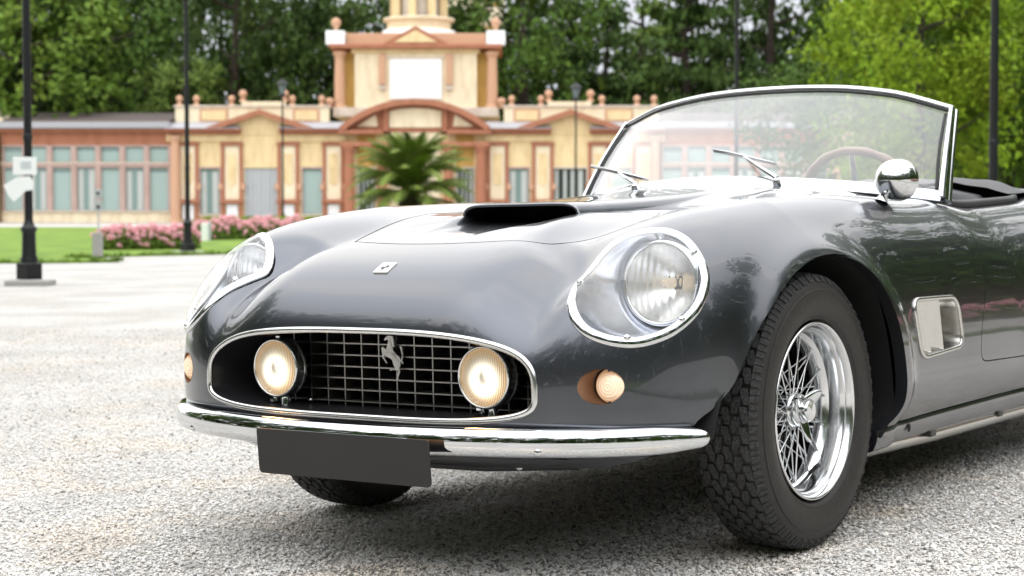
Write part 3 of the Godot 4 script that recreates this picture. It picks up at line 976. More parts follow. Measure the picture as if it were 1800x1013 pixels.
func build_trees() -> void:
	var dk := leaf_mat("leaf_dark", lin(.044, .080, .017), .15)
	var md := leaf_mat("leaf_mid", lin(.078, .145, .024), .2)
	var ol := leaf_mat("leaf_olive", lin(.115, .175, .035), .22)
	var lm := leaf_mat("leaf_lime", lin(.20, .31, .018), .34)
	var rg := RandomNumberGenerator.new(); rg.seed = 21
	var rowsd := [[108.0, 14, 4.0, 1.0], [119.0, 14, 3.4, 2.0], [132.0, 12, 3.6, 1.5]]
	var n := 0
	for r in rowsd:
		for k in r[1]:
			var s := lerpf(-36.0, 40.0, (k + .5) / r[1]) + rg.randf_range(-1.6, 1.6)
			var u: float = 900.0 + s / r[0] * 3200.0
			var kind := 1 if u > 880 and u < 1480 and k % 3 != 0 else (2 if n % 3 == 1 else 0)
			var h := rg.randf_range(12.0, 18.5)
			if absf(s + 5.0) < 7.0: h = rg.randf_range(13.0, 16.5)
			var m: Material = dk if n % 4 != 2 else (md if kind != 1 else ol)
			var side := "left" if u < 580 else ("right" if u > 880 else "middle")
			var place := "%s from the left in the %s row of the wood" % [ordinal(k), ["front", "middle", "back"][rowsd.find(r)]]
			tree("cedar_tree" if kind == 1 else "dark_tree", ["dark broad-leaved tree, ", "dark layered cedar, ", "tall loose dark tree, "][kind] + place, kind, n + 1, spot(s, 0, r[0] + rg.randf_range(-3, 3)), h, rg.randf_range(3.6, 5.2), rg.randf_range(.4, 1.6), m, "%s in the wood behind the pavilion, %s" % [["broad dark trees", "cedars", "tall loose trees"][kind], side])
			n += 1
	# lighter growth at the left edge, low bushes on the skyline of the wing
	tree("bright_tree", "lighter green leafy tree at the upper left edge behind the glazed wing", 0, 3, spot(-26.5, 0, 101), 14.0, 5.4, 3.0, leaf_mat("leaf_fresh", lin(.115, .19, .025), .25), "")
	tree("olive_bush", "rounded olive-green tree above the roof of the left wing", 0, 5, spot(-18.4, 0, 102), 9.6, 2.6, 3.6, ol, "")
	tree("lime_tree", "big bright yellow-green leafy tree on the right behind the windscreen", 3, 4, spot(12.6, 0, 56), 9.2, 3.3, 1.7, lm, "")
	tree("lime_tree", "second bright yellow-green tree at the right edge behind the lamp post", 3, 7, spot(16.2, 0, 60), 10.5, 3.4, .6, leaf_mat("leaf_green", lin(.10, .18, .018), .25), "")
	tree("dark_tree", "dark green tree filling the right edge behind the cockpit", 3, 8, spot(17.5, 0, 68), 12.0, 4.6, .2, md, "")
	tree("dark_tree", "dark green shrub-like tree low behind the lime tree", 3, 9, spot(13.4, 0, 70), 7.0, 4.0, .1, md, "")
	# trees round the court that only the paint and the chrome see
	var c0 := Vector3(cam_pos.x, 0, cam_pos.z)
	var what := ["rounded green", "dark layered", "tall open"]
	for k in 38:
		var a := lerpf(-2.20, 2.35, k / 37.0)
		var d := (-fwd * cos(a) - rgt * sin(a))
		var dist := 26.0 + 3.0 * sin(k * 1.9) + (5.0 if k % 2 else 0.0)
		var kind := 1 if k % 4 == 1 else (2 if k % 4 == 3 else 0)
		tree("court_tree", "%s tree standing round the gravel court behind the camera" % what[kind], kind, k + 2, c0 + d * dist, 15.6 + 2.6 * sin(k * 2.7), 5.0, .2, dk if k % 3 else md, "%s trees round the court behind the camera" % what[kind])
	for k in 9:
		var a := deg_to_rad(26.5 + 4.2 * k)
		var d := fwd * cos(a) + rgt * sin(a)
		var kind := 1 if k % 3 == 1 else 0
		tree("bank_tree", "%s tree beyond the flower bank, off to the right" % what[kind], kind, k + 40, c0 + d * (40.0 + 4.0 * (k % 2)), 15.5 + 3.0 * sin(k * 1.7), 4.6, .3, dk if k % 2 else md, "%s trees beyond the flower bank, off to the right" % what[kind])

# ---- lamp posts, signs, palm, flower beds
func lamp_post(at: Vector3, h: float, label: String, slim: float) -> Node3D:
	var g := thing("lamp_post", at, label, "lamp post")
	var k := slim
	var b := MB.new()
	b.box(Vector3(0, .085, 0), Vector3(.103, .095, .103) * k, Basis(), .012)
	put("foot", b.mesh(), M.cast_iron, g)
	turned("pedestal", [Vector2(.095 * k, .18), Vector2(.098 * k, .22), Vector2(.080 * k, .26), Vector2(.074 * k, .50), Vector2(.080 * k, .52), Vector2(.092 * k, .545), Vector2(.092 * k, .565), Vector2(.066 * k, .585), Vector2(.050 * k, .63), Vector2(.047 * k, .66)], Vector3.ZERO, M.cast_iron, g, 24)
	turned("pole", [Vector2(.047 * k, .64), Vector2(.043 * k, h * .5), Vector2(.036 * k, h)], Vector3.ZERO, M.cast_iron, g, 20)
	turned("pole_ring", [Vector2(.043 * k, 1.52), Vector2(.053 * k, 1.54), Vector2(.053 * k, 1.58), Vector2(.043 * k, 1.60)], Vector3.ZERO, M.cast_iron, g, 20)
	turned("lantern_collar", [Vector2(.04, h), Vector2(.17, h + .04), Vector2(.17, h + .08), Vector2(.05, h + .12)], Vector3.ZERO, M.cast_iron, g, 20)
	turned("lantern_glass", [Vector2(.09, h + .12), Vector2(.17, h + .50)], Vector3.ZERO, M.lamp_glass, g, 6)
	turned("lantern_cap", [Vector2(.25, h + .50), Vector2(.25, h + .53), Vector2(.10, h + .66), Vector2(.03, h + .70), Vector2(.001, h + .80)], Vector3.ZERO, M.cast_iron, g, 24)
	return g

func build_garden() -> void:
	var a := lamp_post(spot(-5.33, .06, 20.1), 4.6, "black cast-iron lamp post with notices taped to it, nearest on the left", 1.0)
	lamp_post(spot(-5.98, 0, 33.6), 4.65, "black cast-iron lamp post standing beside the pink flower bush", 1.0)
	lamp_post(spot(-9.42, 0, 75), 5.35, "thin distant lamp post in front of the pavilion's left door", .95)
	lamp_post(spot(2.62, 0, 75), 5.2, "thin distant lamp post before the pavilion's right pediment", .95)
	lamp_post(spot(4.36, 0, 35.5), 5.4, "dark lamp post rising behind the middle of the windscreen", 1.0)
	lamp_post(spot(5.30, 0, 20.1), 4.8, "dark lamp post at the right behind the cockpit", 1.05)
	var pad := MB.new()
	pad.box(spot(-5.28, .02, 19.95), Vector3(.24, .035, .18), Basis(rgt, Vector3.UP, -fwd), .01)
	tag(put("concrete_pad", pad.mesh(), M.concrete), "low concrete pad under the nearest left lamp post", "slab")
	var pad2 := MB.new()
	pad2.box(spot(-5.95, .01, 33.5), Vector3(.30, .03, .2), Basis(rgt, Vector3.UP, -fwd), .01)
	tag(put("concrete_pad", pad2.mesh(), M.concrete), "low concrete pad under the lamp post by the flowers", "slab")
	# notices on the first post
	var nb := thing("notice", spot(-5.33, 1.30, 20.0), "white square notice strapped to the left lamp post", "sign")
	nb.basis = Basis(rgt, Vector3.UP, -fwd)
	bx("sheet", -.125, .135, -.095, .098, 0.05, .058, M.paper, nb, .003)
	for k in 4: bx("print_line", -.04, .075, .035 - .022 * k, .045 - .022 * k, .0585, .0592, M.ink, nb, 0)
	var pa := thing("loose_paper", spot(-5.36, 1.06, 20.0), "torn white paper hanging askew below the notice", "paper")
	pa.basis = Basis(rgt, Vector3.UP, -fwd)
	var mb := MB.new()
	var q := []
	for v: Vector2 in [Vector2(-.20, .03), Vector2(-.05, .12), Vector2(.09, .13), Vector2(.13, .06), Vector2(.12, -.02), Vector2(.04, -.03), Vector2(-.03, -.10), Vector2(-.09, -.15), Vector2(-.15, -.08)]: q.append(Vector3(v.x, v.y, .052 + .03 * v.x * v.x))
	mb.prism(q, Vector3(0, 0, 1), .003)
	put("sheet", mb.mesh(), M.paper, pa)
	# white board leaning on the lawn, small stake with two plates
	var wb := thing("white_board", spot(-7.4, 0, 44.0), "white upright board standing on the lawn before the pavilion", "sign")
	wb.basis = Basis(rgt, Vector3.UP, -fwd)
	bx("board", -.10, .08, .0, .46, -.03, .03, M.paper, wb, .02)
	bx("edge", .08, .13, -.02, .50, -.05, .05, M.shutter, wb, .01)
	var st := thing("stake_sign", spot(-6.85, 0, 30.2), "thin grey stake with two small plates at the lawn's edge", "sign")
	st.basis = Basis(rgt, Vector3.UP, -fwd)
	bx("stake", -.012, .012, 0, 1.15, -.012, .012, M.shutter, st, .003)
	bx("plate", -.065, .065, .78, .95, .012, .022, M.shutter, st, .004)
	bx("plate", -.065, .065, 1.0, 1.14, .012, .022, M.shutter, st, .004)
	bx("mark", -.03, .03, .82, .88, .022, .025, M.dark_metal, st, .002)
	bx("mark", -.03, .03, 1.05, 1.10, .022, .025, M.dark_metal, st, .002)
	bx("box", -.10, .06, .0, .42, -.05, .05, M.concrete, st, .01)
	# hydrangeas: along the lawn in view, and beside the court
	var fresh := leaf_mat("leaf_fresh", lin(.115, .19, .025), .25)
	var rg := RandomNumberGenerator.new(); rg.seed = 77
	var head := flower_head()
	var pk := 0
	var proto: Array = []
	for v in 3: proto.append(hydrangea(rg, head, fresh))
	var bushes := []
	for k in 7: bushes.append([spot(-7.75 + .215 * k, 0, 35.0 + .12 * k), .62, "in the near bed by the lamp post"])
	for k in 8: bushes.append([spot(-7.7 + .27 * k, 0, 45.0 + .55 * k), .72, "in the far bed along the lawn"])
	for k in 22: bushes.append([Vector3(5.6 + .3 * sin(k * 1.7), ground_y(5.6, -4.0 - 1.0 * k), -4.0 - 1.0 * k), 1.0, "in the bed beside the court, off to the right"])
	for b in bushes:
		var t: Node3D = proto[pk % 3] if pk < 3 else proto[pk % 3].duplicate()
		if pk >= 3:
			t.name = numbered("hydrangea_bush"); add_child(t, true)
		t.position = b[0]
		t.rotation.y = pk * 1.9
		t.scale = Vector3.ONE * b[1] * (1.0 + .12 * sin(pk * 2.3))
		var nth := pk if pk < 7 else (pk - 7 if pk < 15 else pk - 15)
		tag(t, "pink-flowered hydrangea bush, %s from the left %s" % [ordinal(nth), b[2]] if pk < 15 else "pink-flowered hydrangea bush " + b[2], "bush", "hydrangeas " + b[2])
		pk += 1
	# low clipped hedge at the foot of the pavilion
	var hd := MB.new()
	hd.use_c = true
	for k in 2600:
		var p := Vector3(rg.randf_range(-3.2, 3.2), rg.randf_range(.02, .46), rg.randf_range(-.35, .35))
		var n := Vector3(rg.randfn(), rg.randfn() + .8, rg.randfn()).normalized()
		var t := n.cross(Vector3(rg.randfn(), rg.randfn(), rg.randfn())).normalized() * .07
		var b := n.cross(t)
		var k0 := hd.P.size()
		hd.v(p - t, n); hd.v(p - b * .6, n); hd.v(p + t, n); hd.v(p + b * .6, n)
		var c := rg.randf_range(.7, 1.4)
		for i in 4: hd.C.push_back(Color(c, c, c))
		hd.tri(k0, k0 + 1, k0 + 2); hd.tri(k0, k0 + 2, k0 + 3)
	var hm := put("low_hedge", hd.mesh(), leaf_mat("leaf_lime", lin(.20, .31, .018), .34))
	hm.transform = Transform3D(Basis(rgt, Vector3.UP, -fwd), spot(-9.0, 0, 72))
	tag(hm, "low yellow-green hedge at the foot of the pavilion", "hedge")
	palm(spot(-4.0, 0, 72.0))

func flower_head() -> ArrayMesh:
	var rg := RandomNumberGenerator.new(); rg.seed = 5
	var mb := MB.new()
	mb.use_c = true
	for k in 46:
		var y := 1.0 - 2.0 * (k + .5) / 46.0
		if y < -.55: continue
		var a := k * 2.39996
		var d := Vector3(sqrt(1 - y * y) * cos(a), y * .8, sqrt(1 - y * y) * sin(a))
		var n := d.normalized()
		var t := n.cross(Vector3(.3, .9, .2)).normalized()
		var b := n.cross(t)
		var c := Color(.80, .30, .38).lerp(Color(.88, .56, .60), rg.randf())
		for p in 4:                # four petals to a floret
			var e := t * cos(p * PI * .5 + k) + b * sin(p * PI * .5 + k)
			var f := n.cross(e)
			var q := d * .088
			var k0 := mb.P.size()
			var nn := (n + e * .3).normalized()
			mb.v(q, nn); mb.v(q + e * .014 + f * .010, nn); mb.v(q + e * .024 - n * .004, nn); mb.v(q + e * .014 - f * .010, nn)
			for i in 4: mb.C.push_back(c)
			mb.tri(k0, k0 + 1, k0 + 2); mb.tri(k0, k0 + 2, k0 + 3)
	return mb.mesh()

func hydrangea(rg: RandomNumberGenerator, head: ArrayMesh, leafm: Material) -> Node3D:
	var g := thing("hydrangea_bush", Vector3.ZERO, "", "bush")
	var mb := MB.new()
	mb.use_c = true
	for k in 620:
		var d := Vector3(rg.randfn(), absf(rg.randfn()) * .9, rg.randfn()).normalized()
		var p := d * Vector3(.52, .62, .52) * pow(rg.randf(), .4) + Vector3(0, .06, 0)
		var n := (d + Vector3(rg.randfn(), rg.randfn() + .6, rg.randfn()) * .5).normalized()
		var t := n.cross(Vector3(rg.randfn(), rg.randfn(), rg.randfn())).normalized() * .065
		var b := n.cross(t) * .6
		var k0 := mb.P.size()
		mb.v(p - t, n); mb.v(p - b, n); mb.v(p + t, n); mb.v(p + b, n)
		var c := rg.randf_range(.35, 1.2)
		for i in 4: mb.C.push_back(Color(c, c, c))
		mb.tri(k0, k0 + 1, k0 + 2); mb.tri(k0, k0 + 2, k0 + 3)
	put("foliage", mb.mesh(), leafm, g)
	for k in 22:
		var a := k * 2.39996
		var y := sqrt((k + .5) / 22.0)
		var d := Vector3(cos(a) * y, sqrt(maxf(0, 1 - y * y)) + .12, sin(a) * y)
		var h := put("flower_head", head, M.petal, g, d * Vector3(.56, .66, .56) * rg.randf_range(.9, 1.08))
		h.scale = Vector3.ONE * rg.randf_range(.8, 1.35)
		h.rotation = Vector3(rg.randf() * .8, rg.randf() * TAU, rg.randf() * .8)
	return g

func palm(at: Vector3) -> void:
	var g := thing("palm_tree", at, "short date palm with arching fronds in front of the pavilion's entrance", "palm")
	turned("trunk", [Vector2(.46, 0), Vector2(.50, .3), Vector2(.44, .7), Vector2(.50, 1.05), Vector2(.38, 1.35), Vector2(.2, 1.6)], Vector3.ZERO, M.bark, g, 18)
	var lm := leaf_mat("leaf_palm", lin(.19, .255, .055), .25)
	var shapes := []
	for v in 3:
		var mb := MB.new()
		mb.use_c = true
		var L := 3.3
		var spine := []
		for k in 15:
			var u := k / 14.0
			spine.append(Vector3(L * (u - .18 * u * u), (.55 + .25 * v) * L * (u * .9 - u * u * (.62 + .1 * v)), 0))
		mb.tube(spine, [.030, .028, .026, .024, .022, .020, .018, .016, .014, .012, .010, .008, .006, .005, .004], 5)
		for i in mb.P.size(): mb.C.push_back(Color(1.5, 1.3, .8))
		for k in 62:
			var u := .10 + .88 * k / 61.0
			var i := mini(int(u * 14), 13)
			var p: Vector3 = spine[i].lerp(spine[i + 1], u * 14 - i)
			var t: Vector3 = (spine[i + 1] - spine[i]).normalized()
			for s: float in [-1.0, 1.0]:
				var ln := .60 * sin(PI * clampf(.12 + u * .86, 0, 1)) + .06
				var d := (Vector3(0, .25 * sin(k * 1.3), s) + t * .75 - Vector3(0, .25, 0)).normalized()
				var w := t * .042
				var k0 := mb.P.size()
				var n := d.cross(t).normalized() * s
				mb.v(p - w, n); mb.v(p + w, n); mb.v(p + d * ln + w * .2 - Vector3(0, .08 * ln, 0), n)
				var c := .7 + .6 * fposmod(k * .37 + s * .2, 1.0)
				for m in 3: mb.C.push_back(Color(c, c, c))
				mb.tri(k0, k0 + 1, k0 + 2)
		shapes.append(mb.mesh())
	for k in 66:
		var o := put("frond", shapes[k % 3], lm, g, Vector3(0, 1.25 + .006 * k, 0))
		var up := lerpf(-0.52, 0.92, pow(k / 65.0, 1.0))
		o.basis = Basis(Vector3.UP, k * 2.39996) * Basis(Vector3(0, 0, 1), up) * Basis.from_scale(Vector3.ONE * 1.0) * Basis.from_scale(Vector3.ONE * (1.0 - .15 * absf(up - .3)))

# ------------------------------------------------------------------ the car's body as one smooth field
# Car axes: x to the car's left, y up, z forward, origin on the ground under the front axle.
const Y0 := 0.42

func half_width(y: float, z: float) -> float:
	var w := 0.825 - 0.020 * smooth(0.1, 0.9, -z) + 0.045 * smooth(1.3, 2.2, -z)
	var zz := z / 1.07
	var yy := y - 0.335
	var dr := maxf(sqrt(zz * zz + yy * yy) - 0.405, 0.0) / 0.045
	if dr < 3.0: w += 0.020 * exp(-dr * dr) * smooth(-0.1, 0.05, y)
	var zr := (z + 2.4) / 1.04
	dr = maxf(sqrt(zr * zr + yy * yy) - 0.40, 0.0) / 0.045
	if dr < 3.0: w += 0.014 * exp(-dr * dr) * smooth(-0.1, 0.05, y)
	return w

func top_height(x: float, z: float) -> float:
	var zp := maxf(z, 0.0)
	var zn := maxf(-z, 0.0)
	var crest := 0.870 - 0.075 * zp + 0.010 * smooth(0.0, 0.5, zn) - 0.012 * smooth(0.5, 1.0, zn) - 0.03 * smooth(1.0, 1.4, zn) + 0.04 * smooth(1.8, 2.3, zn)
	var hood := 0.845 - 0.080 * zp + 0.068 * smooth(0.0, 0.85, zn) - 0.06 * smooth(1.9, 3.2, zn)
	var s := smooth(0.44, 0.62, z)
	var h := hood - 0.13 * smooth(0.0, 0.8, zn) * (1.0 - smooth(1.8, 2.2, zn)) * x * x
	if z > 0.05:
		var g := (x - 0.37 - 0.10 * s) / 0.112
		h -= (0.03 + 0.040 * s) * exp(-g * g) * smooth(0.05, 0.45, z)
	if x < 0.4 and z > 0.0 and z < 0.6:      # low ridges either side of it
		var gr := (x - 0.19 - 0.09 * smooth(0.15, 0.55, z)) / 0.045
		h += 0.009 * exp(-gr * gr) * (1.0 - smooth(0.30, 0.56, z)) * smooth(0.0, 0.16, z)
	if x < 0.2 and z > 0.0 and z < 0.6:      # the sunk channel that leads to the intake
		var wch := 0.172 - 0.075 * smooth(0.15, 0.50, z)
		h -= 0.015 * (1.0 - smooth(0.22, 0.54, z)) * (1.0 - smooth(wch - 0.022, wch, x))
	var m := smooth(0.38 + 0.08 * s, 0.60, x)
	return h * (1.0 - m) + crest * m

func field(p: Vector3) -> float:
	var x := absf(p.x)
	var w := half_width(p.y, p.z)
	var q := pow(x / w, 3.9)
	if p.z > 0.0: q += pow(p.z / 0.852, 3.9)
	elif p.z < -1.6: q += pow((-p.z - 1.6) / 1.70, 3.9)
	var n := 3.85 - 1.05 * smooth(0.25, 0.60, x)
	var h := clampf(0.5 + 0.5 * (0.64 - x) / 0.06, 0.0, 1.0)
	var xx := 0.64 + (x - 0.64) * h - 0.06 * h * (1.0 - h)
	var b := (top_height(xx, p.z) - Y0) / pow(1.0 - pow(clampf(xx / 0.825, 0.0, 1.0), n), 1.0 / n)
	var c := 0.30 - 0.10 * smooth(0.2, 0.8, p.z)
	var yy := p.y - Y0
	var v := yy / b if yy > 0.0 else -yy / c
	return (pow(pow(q, n / 3.9) + pow(v, n), 1.0 / n) - 1.0) * 0.45

func field_normal(p: Vector3) -> Vector3:
	var e := 0.0006
	return Vector3(field(p + Vector3(e, 0, 0)) - field(p - Vector3(e, 0, 0)), field(p + Vector3(0, e, 0)) - field(p - Vector3(0, e, 0)), field(p + Vector3(0, 0, e)) - field(p - Vector3(0, 0, e))).normalized()

func shoot(o: Vector3, d: Vector3, guess: float) -> float:
	# distance along a ray from inside at which the field turns positive
	var a := maxf(guess - 0.03, 0.02)
	var b := guess + 0.03
	var fa := field(o + d * a)
	while fa > 0.0 and a > 0.03:
		b = a; a = maxf(a - 0.08, 0.02); fa = field(o + d * a)
	var fb := field(o + d * b)
	var k := 0
	while fb < 0.0 and k < 40:
		a = b; fa = fb; b += 0.08; fb = field(o + d * b); k += 1
	for i in 12:
		var t := b - fb * (b - a) / (fb - fa)
		t = clampf(t, a + (b - a) * 0.02, b - (b - a) * 0.02)
		var ft := field(o + d * t)
		if absf(ft) < 2e-6: return t
		if ft > 0.0: b = t; fb = ft
		else: a = t; fa = ft
		if b - a < 2e-6: break
	return b - fb * (b - a) / (fb - fa)

func onto(p: Vector3) -> Vector3:         # moves a point near the skin onto it
	for i in 4:
		var n := field_normal(p)
		var g := (field(p + n * 0.001) - field(p)) / 0.001
		p -= n * (field(p) / maxf(g, 0.2))
	return p

func skin_top(x: float, z: float) -> float:      # height of the skin over a point of the plan
	var lo := 0.42
	var hi := 1.1
	for i in 26:
		var m := (lo + hi) * 0.5
		if field(Vector3(x, m, z)) < 0.0: lo = m
		else: hi = m
	return lo

func half_skin() -> MB:
	# rays from a low axis: a fan of directions at the nose and the tail, plain sections between
	var rows := []                       # [origin, tilt]
	var nf := 112
	for k in nf: rows.append([Vector3(0, 0.15, 0.25), lerpf(4.0, 89.5, float(k) / (nf - 1))])
	var z := 0.25
	while z > -1.32: 
		z -= 0.0115; rows.append([Vector3(0, 0.15, z), 90.0])
	while z > -2.5:
		z -= 0.026; rows.append([Vector3(0, 0.15, z), 90.0])
	for k in 34: rows.append([Vector3(0, 0.15, z), lerpf(90.5, 172.0, float(k) / 33.0)])
	var nc := 204
	var mb := MB.new()
	var guess := PackedFloat32Array(); guess.resize(nc + 1); guess.fill(0.6)
	for r in rows.size():
		var phi := deg_to_rad(rows[r][1])
		for c in nc + 1:
			var th := deg_to_rad(lerpf(3.0, 55.0, c / 98.0) if c < 98 else lerpf(55.0, 90.0, (c - 98.0) / (nc - 98.0)))
			var d := Vector3(sin(phi) * cos(th), sin(phi) * sin(th), cos(phi))
			if c == nc: d.x = 0.0
			d = d.normalized()
			var g: float = guess[c]
			if r == 0 and c > 0: g = guess[c - 1]
			var t := shoot(rows[r][0], d, g)
			guess[c] = t
			var p: Vector3 = rows[r][0] + d * t
			mb.v(p, field_normal(p))
	var st := nc + 1
	for r in rows.size() - 1:
		for c in nc:
			var a := r * st + c
			mb.tri(a, a + 1, a + st + 1); mb.tri(a, a + st + 1, a + st)
	return mb

# signed distance to a closed outline (positive inside)
func inside(poly: PackedVector2Array, p: Vector2) -> float:
	var d := 1e9
	var s := false
	var n := poly.size()
	var j := n - 1
	for i in n:
		var a := poly[i]
		var b := poly[j]
		var e := b - a
		var w := p - a
		var q := w - e * clampf(w.dot(e) / e.length_squared(), 0.0, 1.0)
		d = minf(d, q.length_squared())
		if (a.y > p.y) != (b.y > p.y) and p.x < e.x * (p.y - a.y) / e.y + a.x: s = not s
		j = i
	return sqrt(d) if s else -sqrt(d)

# a rounded closed outline through the given corners
func rounded(poly: PackedVector2Array, r: float, steps := 6) -> PackedVector2Array:
	var o := PackedVector2Array()
	var n := poly.size()
	for i in n:
		var p := poly[i]
		var a := (poly[(i - 1 + n) % n] - p)
		var b := (poly[(i + 1) % n] - p)
		var ra := minf(r, a.length() * 0.45)
		var rb := minf(r, b.length() * 0.45)
		for k in steps + 1:
			var t := float(k) / steps
			var q0 := p + a.normalized() * ra
			var q2 := p + b.normalized() * rb
			o.push_back(q0 * (1 - t) * (1 - t) + p * 2 * t * (1 - t) + q2 * t * t)
	return o

# periodic radius through a table of (degrees, radius)
func polar(tab: PackedVector2Array, deg: float) -> float:
	deg = fposmod(deg, 360.0)
	var n := tab.size()
	var i := 0
	while i < n and tab[i].x <= deg: i += 1
	var p1 := tab[(i - 1 + n) % n]
	var p2 := tab[i % n]
	var p0 := tab[(i - 2 + n) % n]
	var p3 := tab[(i + 1) % n]
	var span := fposmod(p2.x - p1.x, 360.0)
	var t := fposmod(deg - p1.x, 360.0) / maxf(span, 1e-4)
	var m1 := (p2.y - p0.y) / maxf(fposmod(p2.x - p0.x, 360.0), 1e-3) * span
	var m2 := (p3.y - p1.y) / maxf(fposmod(p3.x - p1.x, 360.0), 1e-3) * span
	var t2 := t * t
	var t3 := t2 * t
	return (2 * t3 - 3 * t2 + 1) * p1.y + (t3 - 2 * t2 + t) * m1 + (-2 * t3 + 3 * t2) * p2.y + (t3 - t2) * m2

# --- outlines of what is cut out of the skin
var arch_tab := PackedVector2Array([Vector2(3.9, .593), Vector2(7.3, .548), Vector2(12.6, .504), Vector2(20.8, .479), Vector2(30.4, .457), Vector2(44.9, .421), Vector2(67.2, .388), Vector2(89.7, .384), Vector2(104.7, .395), Vector2(116.9, .408), Vector2(127.5, .412), Vector2(138.2, .408), Vector2(150.3, .402), Vector2(164.4, .398), Vector2(176, .400), Vector2(184, .402), Vector2(191, .375), Vector2(198, .33), Vector2(205, .27), Vector2(270, .27), Vector2(335, .60), Vector2(350, .66)])
var lamp_c := Vector3(0.668, 0.704, 0.627)
var lamp_n := Vector3(0.586, 0.627, 0.513).normalized()
var lamp_a := Vector3(0.217, 0.489, -0.845)
var lamp_b := Vector3(-0.78, 0.607, 0.15)
var lamp_tab := PackedVector2Array()

func lamp_outline() -> void:
	for q: Vector2 in [Vector2(-.196, .008), Vector2(-.190, .042), Vector2(-.165, .080), Vector2(-.115, .112), Vector2(-.055, .130), Vector2(.0, .140), Vector2(.04, .144), Vector2(.08, .139), Vector2(.115, .121), Vector2(.145, .097), Vector2(.170, .064), Vector2(.178, .025), Vector2(.165, -.028), Vector2(.128, -.082), Vector2(.064, -.119), Vector2(-.013, -.131), Vector2(-.088, -.118), Vector2(-.146, -.085), Vector2(-.18, -.041)]:
		lamp_tab.push_back(Vector2(fposmod(rad_to_deg(atan2(q.y, q.x)), 360.0), q.length()))
	var l := Array(lamp_tab)
	l.sort_custom(func(p, q): return p.x < q.x)
	lamp_tab = PackedVector2Array(l)

func lamp_field(p: Vector3) -> float:
	var d := p - lamp_c
	var a := d.dot(lamp_a)
	var b := d.dot(lamp_b)
	var r := sqrt(a * a + b * b)
	if r > 0.3 or absf(d.dot(lamp_n)) > 0.2: return -0.2
	return polar(lamp_tab, rad_to_deg(atan2(b, a))) - r

func mouth_field(p: Vector3) -> float:           # positive inside the mouth
	if p.z < 0.5: return -1.0
	var y := p.y - 0.45
	var x := absf(p.x) / 0.500
	if y > 0.0: return (1.0 - pow(pow(x, 3.1) + pow(y / 0.138, 3.1), 1.0 / 3.1)) * 0.12
	return (1.0 - pow(pow(x, 3.6) + pow(-y / 0.071, 3.6), 1.0 / 3.6)) * 0.068

func mouth_point(t: float, sx := 1.0, sy := 1.0) -> Vector2:      # t in turns, on the mouth's outline
	var c := cos(TAU * t)
	var s := sin(TAU * t)
	var e := 3.1 if s > 0.0 else 3.6
	var h := 0.138 if s > 0.0 else 0.071
	var k := 1.0 / pow(pow(absf(c), e) + pow(absf(s), e), 1.0 / e)
	return Vector2(c * k * 0.500 * sx, 0.45 + s * k * h * sy)

func nose_z(x: float, y: float) -> float:        # how far forward the skin lies
	var lo := 0.2
	var hi := 1.1
	for i in 26:
		var m := (lo + hi) * 0.5
		if field(Vector3(x, y, m)) < 0.0: lo = m
		else: hi = m
	return lo

func side_x(y: float, z: float) -> float:
	var lo := 0.4
	var hi := 1.0
	for i in 26:
		var m := (lo + hi) * 0.5
		if field(Vector3(m, y, z)) < 0.0: lo = m
		else: hi = m
	return lo

# ------------------------------------------------------------------ the car
func curve(pts: Array, n: int, closed := false) -> Array:      # Catmull-Rom through points
	var o := []
	var m := pts.size()
	var segs := m if closed else m - 1
	for k in n:
		var t := float(k) / (n if closed else n - 1) * segs
		var i := mini(int(t), segs - 1)
		var u := t - i
		var p0 = pts[(i - 1 + m) % m] if closed else pts[maxi(i - 1, 0)]
		var p1 = pts[i % m]
		var p2 = pts[(i + 1) % m]
		var p3 = pts[(i + 2) % m] if closed else pts[mini(i + 2, m - 1)]
		o.append(0.5 * ((2 * p1) + (p2 - p0) * u + (2 * p0 - 5 * p1 + 4 * p2 - p3) * u * u + (3 * p1 - p0 - 3 * p2 + p3) * u * u * u))
	return o

func eval(mb: MB, fn: Callable) -> PackedFloat32Array:
	var o := PackedFloat32Array(); o.resize(mb.P.size())
	for i in mb.P.size(): o[i] = fn.call(mb.P[i])
	return o

func pane(name_: String, mb: MB, mat: Material, parent: Node) -> MeshInstance3D:
	return put(name_, mb.mesh(), mat, parent)

var hood_poly: PackedVector2Array
var door_poly: PackedVector2Array
var vent_poly: PackedVector2Array
var pit_poly: PackedVector2Array

